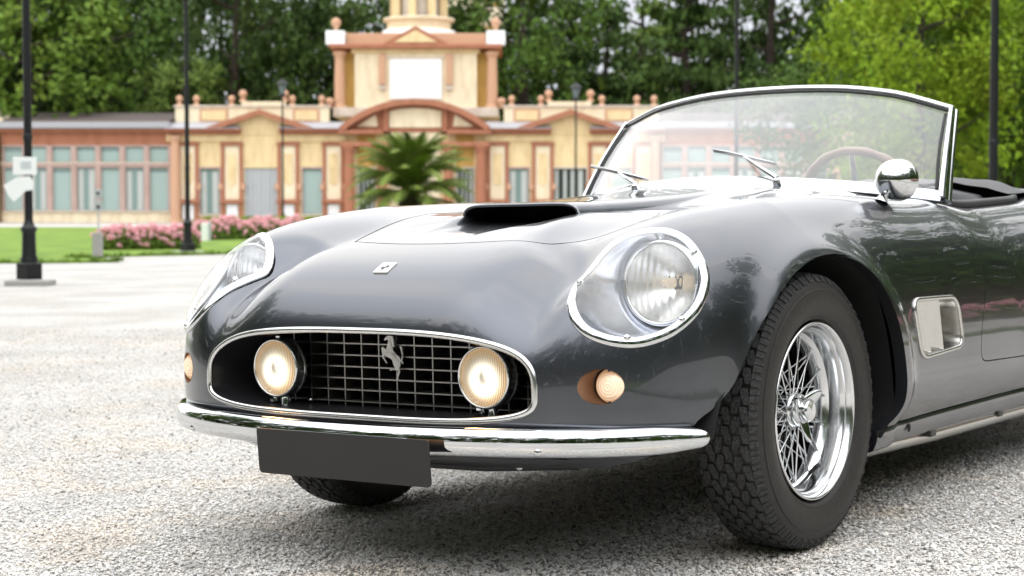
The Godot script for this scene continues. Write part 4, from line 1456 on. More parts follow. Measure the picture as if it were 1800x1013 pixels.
func build_car() -> void:
	lamp_outline()
	car = thing("sports_car", Vector3.ZERO, "dark grey open two-seat sports car with chrome bumper and lit fog lamps on the gravel", "car")
	car.basis = car_basis
	hood_poly = PackedVector2Array()
	for q in curve([Vector2(-.10, .572), Vector2(0, .575), Vector2(.10, .570), Vector2(.21, .55), Vector2(.298, .50), Vector2(.335, .45), Vector2(.363, .40), Vector2(.38, .35), Vector2(.396, .25), Vector2(.408, .15), Vector2(.417, 0), Vector2(.43, -.25), Vector2(.442, -.5), Vector2(.45, -.62)], 60): hood_poly.push_back(q)
	hood_poly.append_array(PackedVector2Array([Vector2(.44, -.66), Vector2(.40, -.675), Vector2(-.10, -.69)]))
	door_poly = rounded(PackedVector2Array([Vector2(-1.135, 1.1), Vector2(-1.135, .80), Vector2(-1.125, .72), Vector2(-1.07, .58), Vector2(-1.015, .48), Vector2(-1.005, .383), Vector2(-1.37, .372), Vector2(-1.86, .372), Vector2(-1.97, .55), Vector2(-1.985, 1.1)]), .05)
	vent_poly = rounded(PackedVector2Array([Vector2(-.507, .590), Vector2(-.840, .582), Vector2(-.866, .440), Vector2(-.548, .430)]), .045)
	pit_poly = rounded(PackedVector2Array([Vector2(-.7, -1.02), Vector2(.40, -1.02), Vector2(.56, -1.16), Vector2(.60, -1.4), Vector2(.60, -1.85), Vector2(.52, -2.05), Vector2(-.7, -2.10)]), .08)
	var sk := half_skin()
	# ---- cut the skin
	sk = sk.clip(eval(sk, func(p: Vector3): return p.y - (0.262 + 0.012 * smooth(0.3, 0.8, p.z) if p.z > -2.8 else 0.30)))
	sk = sk.clip(eval(sk, mouth_field), false)
	var lamp_edges := []
	var lf := eval(sk, lamp_field)
	sk = sk.clip(lf, false, lamp_edges)
	sk = sk.clip(eval(sk, func(p: Vector3): return 1.0 - pow((p.x - .626) / .043, 2) - pow((p.y - .468) / .039, 2) if p.z > 0.5 else -1.0), false)
	var arch_edges := []
	sk = sk.clip(eval(sk, func(p: Vector3):
		if p.x < 0.35 or p.z < -0.8 or p.y > 0.8: return 1.0
		var d := Vector2(p.z, p.y - 0.34)
		return d.length() - polar(arch_tab, rad_to_deg(atan2(d.y, d.x)))), true, arch_edges)
	var lips := MB.new()
	lips.strip(sk, arch_edges, func(p: Vector3, _n: Vector3): return Vector3(-0.035, 0, 0) + (Vector3(p.x, 0.34, 0) - p).normalized() * -0.004)
	var rear_edges := []
	sk = sk.clip(eval(sk, func(p: Vector3):
		if p.x < 0.35 or p.z > -1.8 or p.y > 0.8: return 1.0
		return Vector2(p.z + 2.4, p.y - 0.34).length() - 0.385), true, rear_edges)
	lips.strip(sk, rear_edges, func(_p: Vector3, _n: Vector3): return Vector3(-0.05, 0, 0))
	sk = sk.clip(eval(sk, func(p: Vector3): return inside(vent_poly, Vector2(p.z, p.y)) if p.x > 0.5 and p.z < -0.4 and p.z > -1.0 else -1.0), false)
	sk = sk.clip(eval(sk, func(p: Vector3): return inside(pit_poly, Vector2(p.x, p.z)) if p.y > 0.6 and p.z < -0.9 and p.z > -2.3 else -1.0), false)
	var gap := func(_p: Vector3, n: Vector3): return n * -0.024
	var hf := eval(sk, func(p: Vector3): return inside(hood_poly, Vector2(p.x, p.z)) if p.y > 0.68 and p.x < 0.55 and p.z > -0.85 else -1.0)
	var e1 := []
	var e2 := []
	for i in hf.size(): hf[i] -= 0.0022
	var hood := sk.clip(hf, true, e1)
	for i in hf.size(): hf[i] += 0.0044
	sk = sk.clip(hf, false, e2)
	var hood_rim := MB.new()
	hood_rim.strip(hood, e1, gap)
	lips.strip(sk, e2, gap)
	var df := eval(sk, func(p: Vector3): return inside(door_poly, Vector2(p.z, p.y)) if p.z < -0.9 and p.z > -2.1 and p.x > 0.4 else -1.0)
	e1 = []; e2 = []
	for i in df.size(): df[i] -= 0.0017
	var door := sk.clip(df, true, e1)
	for i in df.size(): df[i] += 0.0034
	sk = sk.clip(df, false, e2)
	lips.strip(door, e1, gap)
	lips.strip(sk, e2, gap)
	# ---- body, bonnet, doors
	var door_r := door.only_mirrored()
	sk.mirrored(); hood.mirrored(); lips.mirrored(); hood_rim.mirrored()
	var body := pane("body", sk, M.paint, car)
	pane("panel_edge", lips, M.paint_dark, body)
	var bonnet := pane("bonnet", hood, M.paint, car)
	pane("panel_edge", hood_rim, M.paint_dark, bonnet)
	for s in 2:
		var d := pane("door", door if s == 0 else door_r, M.paint, car)
		d.name = "door" if s == 0 else "door_001"
		tag(d, "left-hand door behind the side vent" if s == 0 else "right-hand door on the far side")
	intake(bonnet)
	for s: float in [1.0, -1.0]:
		headlight(s)
		indicator(s)
		fog_lamp(s)
		side_vent(s)
	mouth()
	bumper()
	windscreen()
	cockpit()
	underside()
	# ---- wheels
	var w := make_wheel()
	w.position = Vector3(0.0, 0.343, 0.0)
	for k in 4:
		var r: Node3D = w if k == 0 else w.duplicate()
		if k > 0:
			r.name = "wheel_%03d" % k
			car.add_child(r, true)
		var s := 1.0 if k % 2 == 0 else -1.0
		r.position = Vector3(0.689 * s, 0.343, 0.0 if k < 2 else -2.4)
		r.rotation = Vector3(0.35 * k, 0, 0) if s > 0 else Vector3(0.3 * k, 0, PI)

# ---- the raised intake on the bonnet
func intake(bonnet: Node) -> void:
	var mb := MB.new()
	var rows := []
	var lip := []
	var nz := 70
	var nx := 48
	for i in nz + 1:
		var z := lerpf(0.158, -0.66, float(i) / nz)
		var u := float(i) / nz
		var w := lerpf(0.185, 0.215, u)
		var h := 0.028 * (1.0 - smooth(0.25, 1.0, u))
		var row := []
		for j in nx + 1:
			var s := lerpf(-1.0, 1.0, float(j) / nx)
			var k := pow(1.0 - pow(absf(s), 9.0), 0.5)
			var x := s * w
			var base := skin_top(maxf(absf(x), 0.19), z) if z > -0.25 else skin_top(absf(x), z)
			if z <= -0.05 and z > -0.25: base = lerpf(skin_top(absf(x), z), base, smooth(-0.25, -0.05, z))
			row.append(Vector3(x, base - 0.004 + (h + 0.004) * k, z))
		rows.append(row)
		if i == 0: lip = row
	mb.grid(rows)
	var under := []
	for i in range(0, 40):
		var row := []
		for j in nx + 1: row.append(rows[i][j] - Vector3(0, 0.007, 0) * (1.0 if absf(j - nx * 0.5) < nx * 0.48 else 0.3))
		under.append(row)
	var ceil := MB.new()
	ceil.grid(under)
	var o := put("intake_scoop", mb.mesh(), M.paint, bonnet)
	put("scoop_lining", ceil.mesh(), M.black, bonnet)
	var rim := MB.new()
	var path := []
	for p in lip: path.append(p - Vector3(0, 0.003, 0.0))
	rim.tube(path, 0.005, 10)
	put("scoop_lip", rim.mesh(), M.paint_highlight, bonnet)
	var dark := MB.new()             # the tunnel's black end and floor
	var d0 := []
	var d1 := []
	for j in 13:
		var x := lerpf(-0.168, 0.168, j / 12.0)
		d0.append(Vector3(x, skin_top(x, 0.02) + 0.002, 0.02))
		d1.append(Vector3(x, skin_top(0.19, 0.02) + 0.020, 0.0))
	dark.grid([d0, d1])
	put("scoop_tunnel", dark.mesh(), M.black, bonnet)
	o.set_meta("label", "raised air intake with a dark mouth")

func on_lamp(deg: float, scale: float) -> Vector3:     # a point on the skin, in the lamp outline's own plane
	var r := polar(lamp_tab, deg) * scale
	var p := lamp_c + lamp_a * r * cos(deg_to_rad(deg)) + lamp_b * r * sin(deg_to_rad(deg))
	var t0 := -0.17
	var t1 := 0.06
	# the skin, sought along the plane's normal
	for i in 30:
		var m := (t0 + t1) * 0.5
		if field(p + lamp_n * m) < 0.0: t0 = m
		else: t1 = m
	return p + lamp_n * t0

var bezel_cache := []

func headlight(s: float) -> void:
	var g := Node3D.new(); g.name = "headlight" if s > 0 else "headlight_001"
	car.add_child(g, true)
	tag(g, "headlight under a clear teardrop cover, near the front wheel in view" if s > 0 else "headlight under a clear teardrop cover, on the far fender")
	var flip := Vector3(s, 1, 1)
	if bezel_cache.is_empty():
		var outer := []
		var inner := []
		var nor := []
		for k in 120:
			var a := 360.0 * k / 120
			var p := on_lamp(a, 0.955)
			outer.append(p); nor.append(field_normal(p))
			inner.append(on_lamp(a, 0.90))
		# drawn taut, as sheet metal would be
		for pass_ in 6:
			var h := []
			for k in 120: h.append(((outer[(k + 119) % 120] + outer[(k + 1) % 120]) * 0.5 - outer[k]).dot(lamp_n))
			for k in 120: outer[k] += lamp_n * h[k] * 0.8
		for pass_ in 12:
			var h := nor.duplicate()
			for k in 120: nor[k] = (h[(k + 119) % 120] + h[k] + h[(k + 1) % 120]).normalized()
		bezel_cache = [outer, nor, inner]
	var path := []
	var ups := []
	for k in 120:
		path.append((bezel_cache[0][k] + bezel_cache[1][k] * 0.001) * flip); ups.append(bezel_cache[1][k] * flip)
	var bz := MB.new()
	bz.tube(path, 0.0122, 14, true, ups, 0.5)
	put("bezel", bz.mesh(), M.chrome, g)
	# clear cover: a taut dome from rim to rim
	var cv := MB.new()
	var dome := []
	for i in 17:
		var r := 1.0 - i / 16.0
		var row := []
		for k in 120:
			var p: Vector3 = bezel_cache[0][k] - lamp_c
			var hh := p.dot(lamp_n)
			var flat := p - lamp_n * hh
			var w := pow(1.0 - r * r, 0.62)
			row.append((lamp_c + flat * r + lamp_n * lerpf(hh - 0.001, 0.004, w)) * flip)
		dome.append(row)
	cv.grid(dome, false, true)
	put("clear_cover", cv.mesh(), M.clear, g)
	# bucket behind: from the outline to a ring round the lamp
	var lc := Vector3(0.630, 0.681, 0.505)
	var ax := Vector3(0.02, 0.03, 1.0).normalized()
	var e1 := ax.cross(Vector3.UP).normalized()
	var e2 := e1.cross(ax)
	var rows := []
	for i in 15:
		var u := i / 14.0
		var row := []
		for k in 120:
			var p: Vector3 = bezel_cache[0][k] - bezel_cache[1][k] * 0.006
			var d := p - lc
			var q := Vector2(d.dot(e1), d.dot(e2)).normalized()
			var ring := lc + (e1 * q.x + e2 * q.y) * 0.099 - ax * 0.012
			var m := p.lerp(ring, u)
			m -= lamp_n * 0.030 * sin(PI * u) * smooth(0.03, 0.22, p.distance_to(ring))
			row.append(m * flip)
		rows.append(row)
	var bk := MB.new()
	bk.grid(rows, false, true)
	put("bucket", bk.mesh(), M.bucket, g)
	# lamp: rim ring, reflector bowl, fluted glass
	var c := lc * flip
	var ax2 := ax * flip
	var rim := MB.new()
	rim.lathe([Vector2(.099, -.02), Vector2(.100, -.002), Vector2(.098, .006), Vector2(.093, .010), Vector2(.0885, .006), Vector2(.088, -.002)], c, ax2, 64)
	put("lamp_rim", rim.mesh(), M.chrome, g)
	var bowl := MB.new()
	var prof := []
	for k in 15:
		var r := lerpf(0.012, 0.089, k / 14.0)
		prof.append(Vector2(r, -0.075 + 0.075 * pow(r / 0.089, 2)))
	bowl.lathe(prof, c, ax2, 48)
	put("reflector", bowl.mesh(), M.mirror_bright, g)
	var bulb := MB.new()
	bulb.lathe([Vector2(.001, -.02), Vector2(.008, -.022), Vector2(.010, -.034), Vector2(.008, -.05), Vector2(.006, -.075)], c, ax2, 16)
	put("bulb", bulb.mesh(), M.bulb, g)
	put("lens", fluted(c, ax2, 0.0885, 0.020, 30.0, 0.0, 0.008), M.lens_glass, g)
	# screws on the bezel
	for a: float in [352.0, 128.0, 205.0, 262.0]:
		var p := on_lamp(a, 0.90)
		var n := field_normal(p)
		var sc := MB.new()
		sc.lathe([Vector2(.0078, -.004), Vector2(.0078, .003), Vector2(.006, .006), Vector2(.0001, .0075)], (p + n * 0.002) * flip, n * flip, 12)
		put("screw", sc.mesh(), M.chrome, g)

# a convex glass with upright flutes in its face
func fluted(c: Vector3, ax: Vector3, r: float, bulge: float, pitch: float, amber: float, thick := 0.0) -> ArrayMesh:
	var mb := MB.new()
	mb.use_uv = true
	var e1 := ax.cross(Vector3.UP).normalized()
	var e2 := e1.cross(ax)
	var nr := 26
	var na := 96
	for i in nr + 1:
		var rr := r * i / nr
		for k in na:
			var a := TAU * k / na
			var x := rr * cos(a)
			var y := rr * sin(a)
			var p := c + e1 * x + e2 * y + ax * (bulge * (1.0 - pow(rr / r, 2)) + 0.004)
			var wob := sin(x / r * pitch) * (0.24 if absf(y + r * .05) > r * 0.16 or amber > 0.0 else 0.12) * (1.0 if i < nr - 1 else 0.0)
			var wy := 0.10 * sin(y / r * 11.0) * (1.0 - amber)
			var n := (ax + (e1 * x + e2 * y) * (2.0 * bulge / (r * r)) + e1 * wob + e2 * wy).normalized()
			mb.v(p, n, Vector2(0.5 + 0.5 * x / r, 0.5 - 0.5 * y / r))
	for i in nr:
		for k in na:
			var k2 := (k + 1) % na
			mb.tri(i * na + k, i * na + k2, (i + 1) * na + k2)
			if i > 0: mb.tri(i * na + k, (i + 1) * na + k2, (i + 1) * na + k)
			else: mb.tri(i * na + k, (i + 1) * na + k2, (i + 1) * na + k)
	if thick > 0.0:
		var k0 := mb.P.size()
		mb.v(c + ax * (0.004 + bulge - thick), -ax)
		for i in range(1, 9):
			for k in na:
				var a := TAU * k / na
				var rr := r * i / 8.0
				mb.v(c + (e1 * cos(a) + e2 * sin(a)) * rr + ax * (0.004 + bulge * (1.0 - pow(i / 8.0, 2)) - thick), (-ax - (e1 * cos(a) + e2 * sin(a)) * rr * 2.0 * bulge / (r * r)).normalized())
		for k in na:
			var k2 := (k + 1) % na
			mb.tri(k0, k0 + 1 + k, k0 + 1 + k2)
			for i in 7:
				var a0 := k0 + 1 + i * na
				mb.tri(a0 + k, a0 + k2, a0 + na + k2); mb.tri(a0 + k, a0 + na + k2, a0 + na + k)
			var d := e1 * cos(TAU * k / na) + e2 * sin(TAU * k / na)
			var d2 := e1 * cos(TAU * k2 / na) + e2 * sin(TAU * k2 / na)
			var o := c + ax * 0.004
			mb.quad_n(o + d * r, o + d2 * r, o + d2 * r - ax * thick, o + d * r - ax * thick, d)
	return mb.mesh()

func indicator(s: float) -> void:
	var g := Node3D.new(); g.name = "indicator_lamp" if s > 0 else "indicator_lamp_001"
	car.add_child(g, true)
	tag(g, "round amber-lit indicator beside the near fog lamp" if s > 0 else "round amber-lit indicator on the far corner")
	var c := Vector3(0.633 * s, 0.467, 0.722)
	var ax := Vector3(0.10 * s, 0.0, 1.0).normalized()
	var cup := MB.new()
	var rows := []
	for i in 10:
		var u := i / 9.0
		var row := []
		for k in 64:
			var a := TAU * k / 64
			var p := Vector3(.626 + .0432 * cos(a), .468 + .0392 * sin(a), 0)
			p.z = nose_z(p.x, p.y) + 0.0005
			var q := Vector3(.633 + .041 * cos(a), .467 + .040 * sin(a), .705)
			row.append(p.lerp(q, pow(u, 0.8)) * Vector3(s, 1, 1))
		rows.append(row)
	cup.grid(rows, false, true)
	put("recess", cup.mesh(), M.recess, g)
	var rim := MB.new()
	rim.lathe([Vector2(.041, -.03), Vector2(.041, .0), Vector2(.0395, .003), Vector2(.0375, .002)], c, ax, 40)
	put("rim", rim.mesh(), M.chrome, g)
	var lens := MB.new()
	var prof := []
	for k in 37:                      # stepped rings
		var r := 0.0385 * (1.0 - k / 36.0)
		var st := 0.0034 * absf(fposmod(k / 7.2, 1.0) - 0.5)
		prof.append(Vector2(maxf(r, 0.0001), 0.002 + 0.026 * sqrt(maxf(0.0, 1.0 - pow(r / 0.0385, 2.2))) + st))
	lens.use_uv = true
	lens.lathe(prof, c, ax, 48)
	put("lens", lens.mesh(), M.amber, g)
	for t: float in [1.0, -1.0]:
		var sc := MB.new()
		sc.lathe([Vector2(.004, 0), Vector2(.004, .004), Vector2(.0001, .006)], c + Vector3(0, 0.033 * t, 0.012), ax, 10)
		put("screw", sc.mesh(), M.dark_metal, g)

func fog_lamp(s: float) -> void:
	var g := Node3D.new(); g.name = "fog_lamp" if s > 0 else "fog_lamp_001"
	car.add_child(g, true)
	tag(g, "lit warm fog lamp in the grille, nearer to the wheel in view" if s > 0 else "lit warm fog lamp at the far end of the grille")
	var c := Vector3(0.317 * s, 0.478, 0.765)
	var ax := Vector3(0.0, 0.0, 1.0)
	var sh := MB.new()
	sh.lathe([Vector2(.0650, -.002), Vector2(.0660, .006), Vector2(.069, .008), Vector2(.0725, .005), Vector2(.0745, -.004), Vector2(.0735, -.020), Vector2(.0735, -.020), Vector2(.0755, -.022), Vector2(.0755, -.027), Vector2(.0705, -.029), Vector2(.0705, -.029), Vector2(.064, -.046), Vector2(.050, -.062), Vector2(.030, -.073), Vector2(.001, -.077)], c, ax, 56)
	put("shell", sh.mesh(), M.satin_bright, g)
	put("lens", fluted(c - ax * 0.003, ax, 0.0665, 0.012, 92.0, 1.0), M.fog_glass, g)
	var cl := MB.new()
	cl.box(c + Vector3(0, 0.073, -0.012), Vector3(.006, .007, .008), Basis(), 0.002)
	put("clip", cl.mesh(), M.chrome, g)
	var br := MB.new()
	br.lathe([Vector2(.013, .0), Vector2(.013, -.02), Vector2(.016, -.022), Vector2(.016, -.05)], c + Vector3(0, -0.070, -0.03), Vector3.UP, 20)
	br.box(c + Vector3(-0.022, -0.078, -0.012), Vector3(.008, .009, .008), Basis(), .002)
	put("bracket", br.mesh(), M.chrome, g)
	var lamp := SpotLight3D.new()
	lamp.name = "glow"
	lamp.position = c + Vector3(0, 0, 0.03)
	lamp.rotation = Vector3(0, PI, 0)
	lamp.spot_angle = 60.0
	lamp.light_color = Color(1.0, 0.72, 0.42)
	lamp.light_energy = 0.15
	lamp.light_size = 0.05
	lamp.spot_range = 8.0
	lamp.shadow_enabled = true
	g.add_child(lamp)

func side_vent(s: float) -> void:
	var g := Node3D.new(); g.name = "side_vent" if s > 0 else "side_vent_001"
	car.add_child(g, true)
	var flip := Vector3(s, 1, 1)
	var path := []
	var ups := []
	var floor_row := []
	var mid := []
	for q in vent_poly:
		var x := side_x(q.y, q.x)
		var p := Vector3(x, q.y, q.x)
		path.append((p + Vector3(.001, 0, 0)) * flip)
		ups.append(Vector3(1, 0, 0) * flip)
		mid.append((p + (Vector3(x, .512, -.69) - p) * 0.03 - Vector3(.004, 0, 0)) * flip)
		floor_row.append((p + (Vector3(x, .512, -.69) - p) * 0.08 - Vector3(.056, 0, 0)) * flip)
	var fr := MB.new()
	fr.tube(path, 0.0065, 10, true, ups, 0.9)
	put("frame", fr.mesh(), M.satin, g)
	var pan := MB.new()
	pan.grid([path, mid, floor_row], false, true)
	var k := pan.P.size()
	pan.v(Vector3(.81 - .062, .512, -.69) * flip, Vector3(1, 0, 0) * flip)
	for p in floor_row: pan.v(p, Vector3(1, 0, 0) * flip)
	for i in floor_row.size(): pan.tri(k, k + 1 + i, k + 1 + (i + 1) % floor_row.size())
	put("recess", pan.mesh(), M.satin, g)
	for j in 2:                       # slanting vanes, their rear edges proud
		var u0 := 0.03 + 0.29 * j
		var u1 := u0 + 0.255
		var rows := []
		for i in 9:
			var v := lerpf(0.015, 0.985, i / 8.0)
			var a := Vector2(-.512, .585).lerp(Vector2(-.552, .434), v).lerp(Vector2(-.836, .578).lerp(Vector2(-.862, .442), v), u0)
			var b := Vector2(-.512, .585).lerp(Vector2(-.552, .434), v).lerp(Vector2(-.836, .578).lerp(Vector2(-.862, .442), v), u1)
			var xs := side_x(.51, -.69)
			var row := []
			for m in 9:
				var t := m / 8.0
				row.append((Vector3(xs - 0.054 + 0.051 * (0.25 * t + 0.75 * t * t), lerpf(a.y, b.y, t), lerpf(a.x, b.x, t))) * flip)
			row.append(row[8] - Vector3(0.004 * s, 0, 0.003))
			row.append((Vector3(xs - 0.054, b.y, b.x + .02)) * flip)
			rows.append(row)
		var mb := MB.new()
		mb.grid(rows)
		put("vane", mb.mesh(), M.satin, g)

func mouth() -> void:
	var g := Node3D.new(); g.name = "grille"
	car.add_child(g, true)
	# bright trim round the mouth, and the duct behind it
	var path := []
	var ups := []
	var rows := []
	for i in 9: rows.append([])
	for k in 160:
		var t := k / 160.0
		var q := mouth_point(t)
		var z := nose_z(q.x, q.y)
		var p := Vector3(q.x, q.y, z)
		var n := field_normal(p)
		var c := Vector2(q.x, q.y - 0.45).normalized()
		var q2 := mouth_point(t, 0.985, 0.955)
		path.append(Vector3(q2.x, q2.y, z + 0.0015)); ups.append(n)
		for i in 9:
			var u := i / 8.0
			var sc := 1.0 - 0.10 * pow(u, 0.8)
			var q3 := mouth_point(t, sc, sc)
			rows[i].append(Vector3(q3.x, q3.y, lerpf(z - 0.003, 0.60, u)))
	var tr := MB.new()
	tr.tube(path, 0.0078, 12, true, ups, 0.8)
	put("surround_trim", tr.mesh(), M.trim, g)
	var duct := MB.new()
	duct.grid(rows, false, true)
	put("duct", duct.mesh(), M.duct, g)
	var back := MB.new()
	back.quad(Vector3(-.462, .372, .604), Vector3(.462, .372, .604), Vector3(.462, .585, .604), Vector3(-.462, .585, .604))
	put("radiator", back.mesh(), M.black, g)
	# egg-crate bars: thin strips set on edge
	var zf := 0.690
	for i in range(-9, 10):
		var x := i * 0.0545 + 0.002
		if absf(x) > 0.485: continue
		var hh := duct_half(x)
		var b := MB.new()
		b.box(Vector3(x, (hh.x + hh.y) * 0.5, zf - 0.027), Vector3(0.0016, (hh.y - hh.x) * 0.5, 0.027))
		put("upright_bar", b.mesh(), M.bar, g)
	for j in 7:
		var y := 0.3955 + 0.0283 * j
		var w := 0.0
		for i in 60:
			var hh := duct_half(i * 0.0085)
			if y > hh.x and y < hh.y: w = i * 0.0085
		if w < 0.05: continue
		var b := MB.new()
		b.box(Vector3(0, y, zf - 0.0265), Vector3(w, 0.0016, 0.0265))
		put("cross_bar", b.mesh(), M.bar, g)
	for s: float in [-1.0, 1.0]:
		var sc := MB.new()
		sc.lathe([Vector2(.008, 0), Vector2(.008, .004), Vector2(.005, .007), Vector2(.0001, .008)], Vector3(0.265 * s, 0.394, 0.70), Vector3.UP, 14)
		put("duct_screw", sc.mesh(), M.chrome, g)
	# the rearing horse, cut from sheet with raised muscles
	var em := put("emblem", horse(Vector3(0.0, 0.507, 0.704), 0.108), M.emblem, car)
	tag(em, "silver rearing horse emblem standing in the grille")
	# nose badge
	var c := Vector3(0.0, 0.0, 0.722)
	c.y = skin_top(0.0, c.z)
	var n := field_normal(c)
	var r := Vector3.RIGHT
	var f := r.cross(n)
	var bd := MB.new()
	bd.box(c + n * 0.001, Vector3(.021, .0025, .023), Basis(r, n, f), .0012)
	put("nose_badge", bd.mesh(), M.emblem, car)
	var bi := MB.new()
	var art := []
	for q in horse_outline(): art.append(c + n * 0.0042 + r * (q.x - 0.42) * 0.022 - f * (0.5 - q.y) * -0.026)
	bi.prism(art, n, 0.0006)
	put("badge_horse", bi.mesh(), M.dark_metal, car.get_node("nose_badge"))

func duct_half(x: float) -> Vector2:           # lower and upper end of the duct at the grille's depth
	var ax := absf(x) / (0.500 * 0.925)
	if ax >= 1.0: return Vector2(0.45, 0.45)
	return Vector2(0.45 - 0.071 * 0.925 * pow(1.0 - pow(ax, 3.6), 1.0 / 3.6), 0.45 + 0.138 * 0.925 * pow(1.0 - pow(ax, 3.1), 1.0 / 3.1))

func horse_outline() -> PackedVector2Array:    # units: 0..1 wide, 0..1 tall from the top left
	var o := PackedVector2Array()
	for q: Vector2 in [Vector2(.18, .06), Vector2(.26, .02), Vector2(.40, .005), Vector2(.47, .02), Vector2(.58, .025), Vector2(.52, .035), Vector2(.57, .065), Vector2(.53, .07), Vector2(.60, .10), Vector2(.55, .105), Vector2(.61, .15), Vector2(.555, .145), Vector2(.61, .195), Vector2(.545, .185), Vector2(.63, .25), Vector2(.57, .25), Vector2(.53, .235), Vector2(.52, .30), Vector2(.57, .36), Vector2(.66, .42), Vector2(.74, .44), Vector2(.82, .47), Vector2(.87, .53), Vector2(.91, .525), Vector2(.95, .48), Vector2(.96, .42), Vector2(.93, .36), Vector2(.90, .30), Vector2(.86, .25), Vector2(.87, .22), Vector2(.90, .255), Vector2(.91, .22), Vector2(.935, .26), Vector2(.965, .25), Vector2(.955, .31), Vector2(.99, .40), Vector2(.985, .48), Vector2(.94, .55), Vector2(.98, .58), Vector2(1.0, .63), Vector2(.955, .61), Vector2(.92, .57), Vector2(.875, .565), Vector2(.87, .64), Vector2(.83, .70), Vector2(.80, .735), Vector2(.84, .77), Vector2(.83, .82), Vector2(.78, .88), Vector2(.75, .94), Vector2(.76, .975), Vector2(.69, .995), Vector2(.67, .98), Vector2(.71, .94), Vector2(.73, .86), Vector2(.77, .80), Vector2(.74, .765), Vector2(.66, .77), Vector2(.56, .765), Vector2(.44, .775), Vector2(.39, .79), Vector2(.37, .77), Vector2(.41, .75), Vector2(.50, .755), Vector2(.62, .745), Vector2(.58, .69), Vector2(.53, .62), Vector2(.49, .54), Vector2(.40, .52), Vector2(.31, .49), Vector2(.22, .455), Vector2(.14, .44), Vector2(.10, .46), Vector2(.10, .49), Vector2(.17, .56), Vector2(.23, .60), Vector2(.25, .63), Vector2(.20, .625), Vector2(.15, .58), Vector2(.08, .52), Vector2(.05, .53), Vector2(.03, .47), Vector2(.03, .40), Vector2(.00, .36), Vector2(.00, .28), Vector2(.06, .255), Vector2(.12, .285), Vector2(.20, .325), Vector2(.26, .25), Vector2(.31, .17), Vector2(.33, .09), Vector2(.28, .085), Vector2(.21, .115), Vector2(.15, .12), Vector2(.13, .09)]:
		o.push_back(q)
	return o

func horse(c: Vector3, tall: float) -> ArrayMesh:
	var wide := tall * 0.60
	var mb := MB.new()
	var pts := []
	for q in horse_outline(): pts.append(c + Vector3((q.x - 0.5) * wide, (0.5 - q.y) * tall, 0.0))
	mb.prism(pts, Vector3(0, 0, 1), 0.004)
	for l in [[.40, .10, .45, .40, .050], [.45, .40, .72, .56, .060], [.72, .52, .75, .66, .055], [.40, .08, .27, .07, .028], [.36, .38, .14, .43, .020], [.33, .36, .08, .28, .018]]:
		var a := c + Vector3((l[0] - 0.5) * wide, (0.5 - l[1]) * tall, 0.0)
		var b := c + Vector3((l[2] - 0.5) * wide, (0.5 - l[3]) * tall, 0.0)
		var path := []
		var rr := []
		for k in 7:
			path.append(a.lerp(b, k / 6.0)); rr.append(l[4] * tall * (1.0 - 0.35 * absf(k / 3.0 - 1.0)))
		mb.tube(path, rr, 10, false, [Vector3(0, 0, 1)], 0.45)
	return mb.mesh()

func bumper_path(n: int) -> Array:
	var half := [Vector3(0, .346, .922), Vector3(.2, .346, .912), Vector3(.4, .347, .876), Vector3(.52, .347, .832), Vector3(.62, .347, .774), Vector3(.70, .347, .700), Vector3(.755, .347, .635), Vector3(.788, .347, .585)]
	var pts := []
	for k in range(half.size() - 1, 0, -1): pts.append(half[k] * Vector3(-1, 1, 1))
	pts.append_array(half)
	return curve(pts, n)

func bumper() -> void:
	var path := bumper_path(121)
	var rows := []
	for i in path.size():
		var t: Vector3 = (path[mini(i + 1, 120)] - path[maxi(i - 1, 0)]).normalized()
		var out := Vector3(-t.z, 0, t.x) * -1.0
		if out.z < 0: out = -out
		var e := absf(i - 60.0) / 60.0
		var cap := sqrt(maxf(0.0, 1.0 - pow(maxf(0.0, (e - 0.92) / 0.08), 2.2)))
		var tp := 1.0 - 0.34 * smooth(0.70, 1.0, e)
		var row := []
		for k in 28:
			var a := TAU * k / 28
			var cx := cos(a)
			var sy := sin(a)
			var ex := 0.026 if cx > 0 else 0.016
			var q := Vector2(signf(cx) * pow(absf(cx), 0.9) * ex, signf(sy) * pow(absf(sy), 0.9) * 0.0325 * tp)
			row.append(path[i] + out * q.x * lerpf(0.35, 1.0, cap) + Vector3(0, q.y * maxf(cap, 0.02), 0))
		rows.append(row)
	var g := MB.new()
	g.grid(rows, false, true)
	var b := put("front_bumper", g.mesh(), M.chrome, car)
	for x: float in [-0.52, 0.52]:
		var sc := MB.new()
		sc.lathe([Vector2(.010, -.004), Vector2(.010, .004), Vector2(.006, .008), Vector2(.0001, .009)], Vector3(x, .330, .852), Vector3(0.35 * signf(x), -0.1, 1).normalized(), 16)
		put("bolt", sc.mesh(), M.chrome, b)
	# blank black plate hung on the bumper
	var pl := MB.new()
	var tilt := Basis(Vector3.RIGHT, 0.07)
	var c := Vector3(0.050, 0.304, 0.958)
	var outline := rounded(PackedVector2Array([Vector2(-.255, -.053), Vector2(.255, -.053), Vector2(.255, .053), Vector2(.248, .053), Vector2(-.248, .053), Vector2(-.255, .053)]), .012, 5)
	var pts := []
	for q in outline: pts.append(c + tilt * Vector3(q.x, q.y, 0.0))
	pl.prism(pts, tilt * Vector3(0, 0, 1), 0.003)
	tag(put("number_plate", pl.mesh(), M.plate, car), "blank black number plate")
	var hold := MB.new()
	hold.tube([Vector3(-.17, .352, .951), Vector3(.215, .352, .951), Vector3(.222, .345, .951)], 0.004, 8)
	put("plate_holder", hold.mesh(), M.chrome, car)

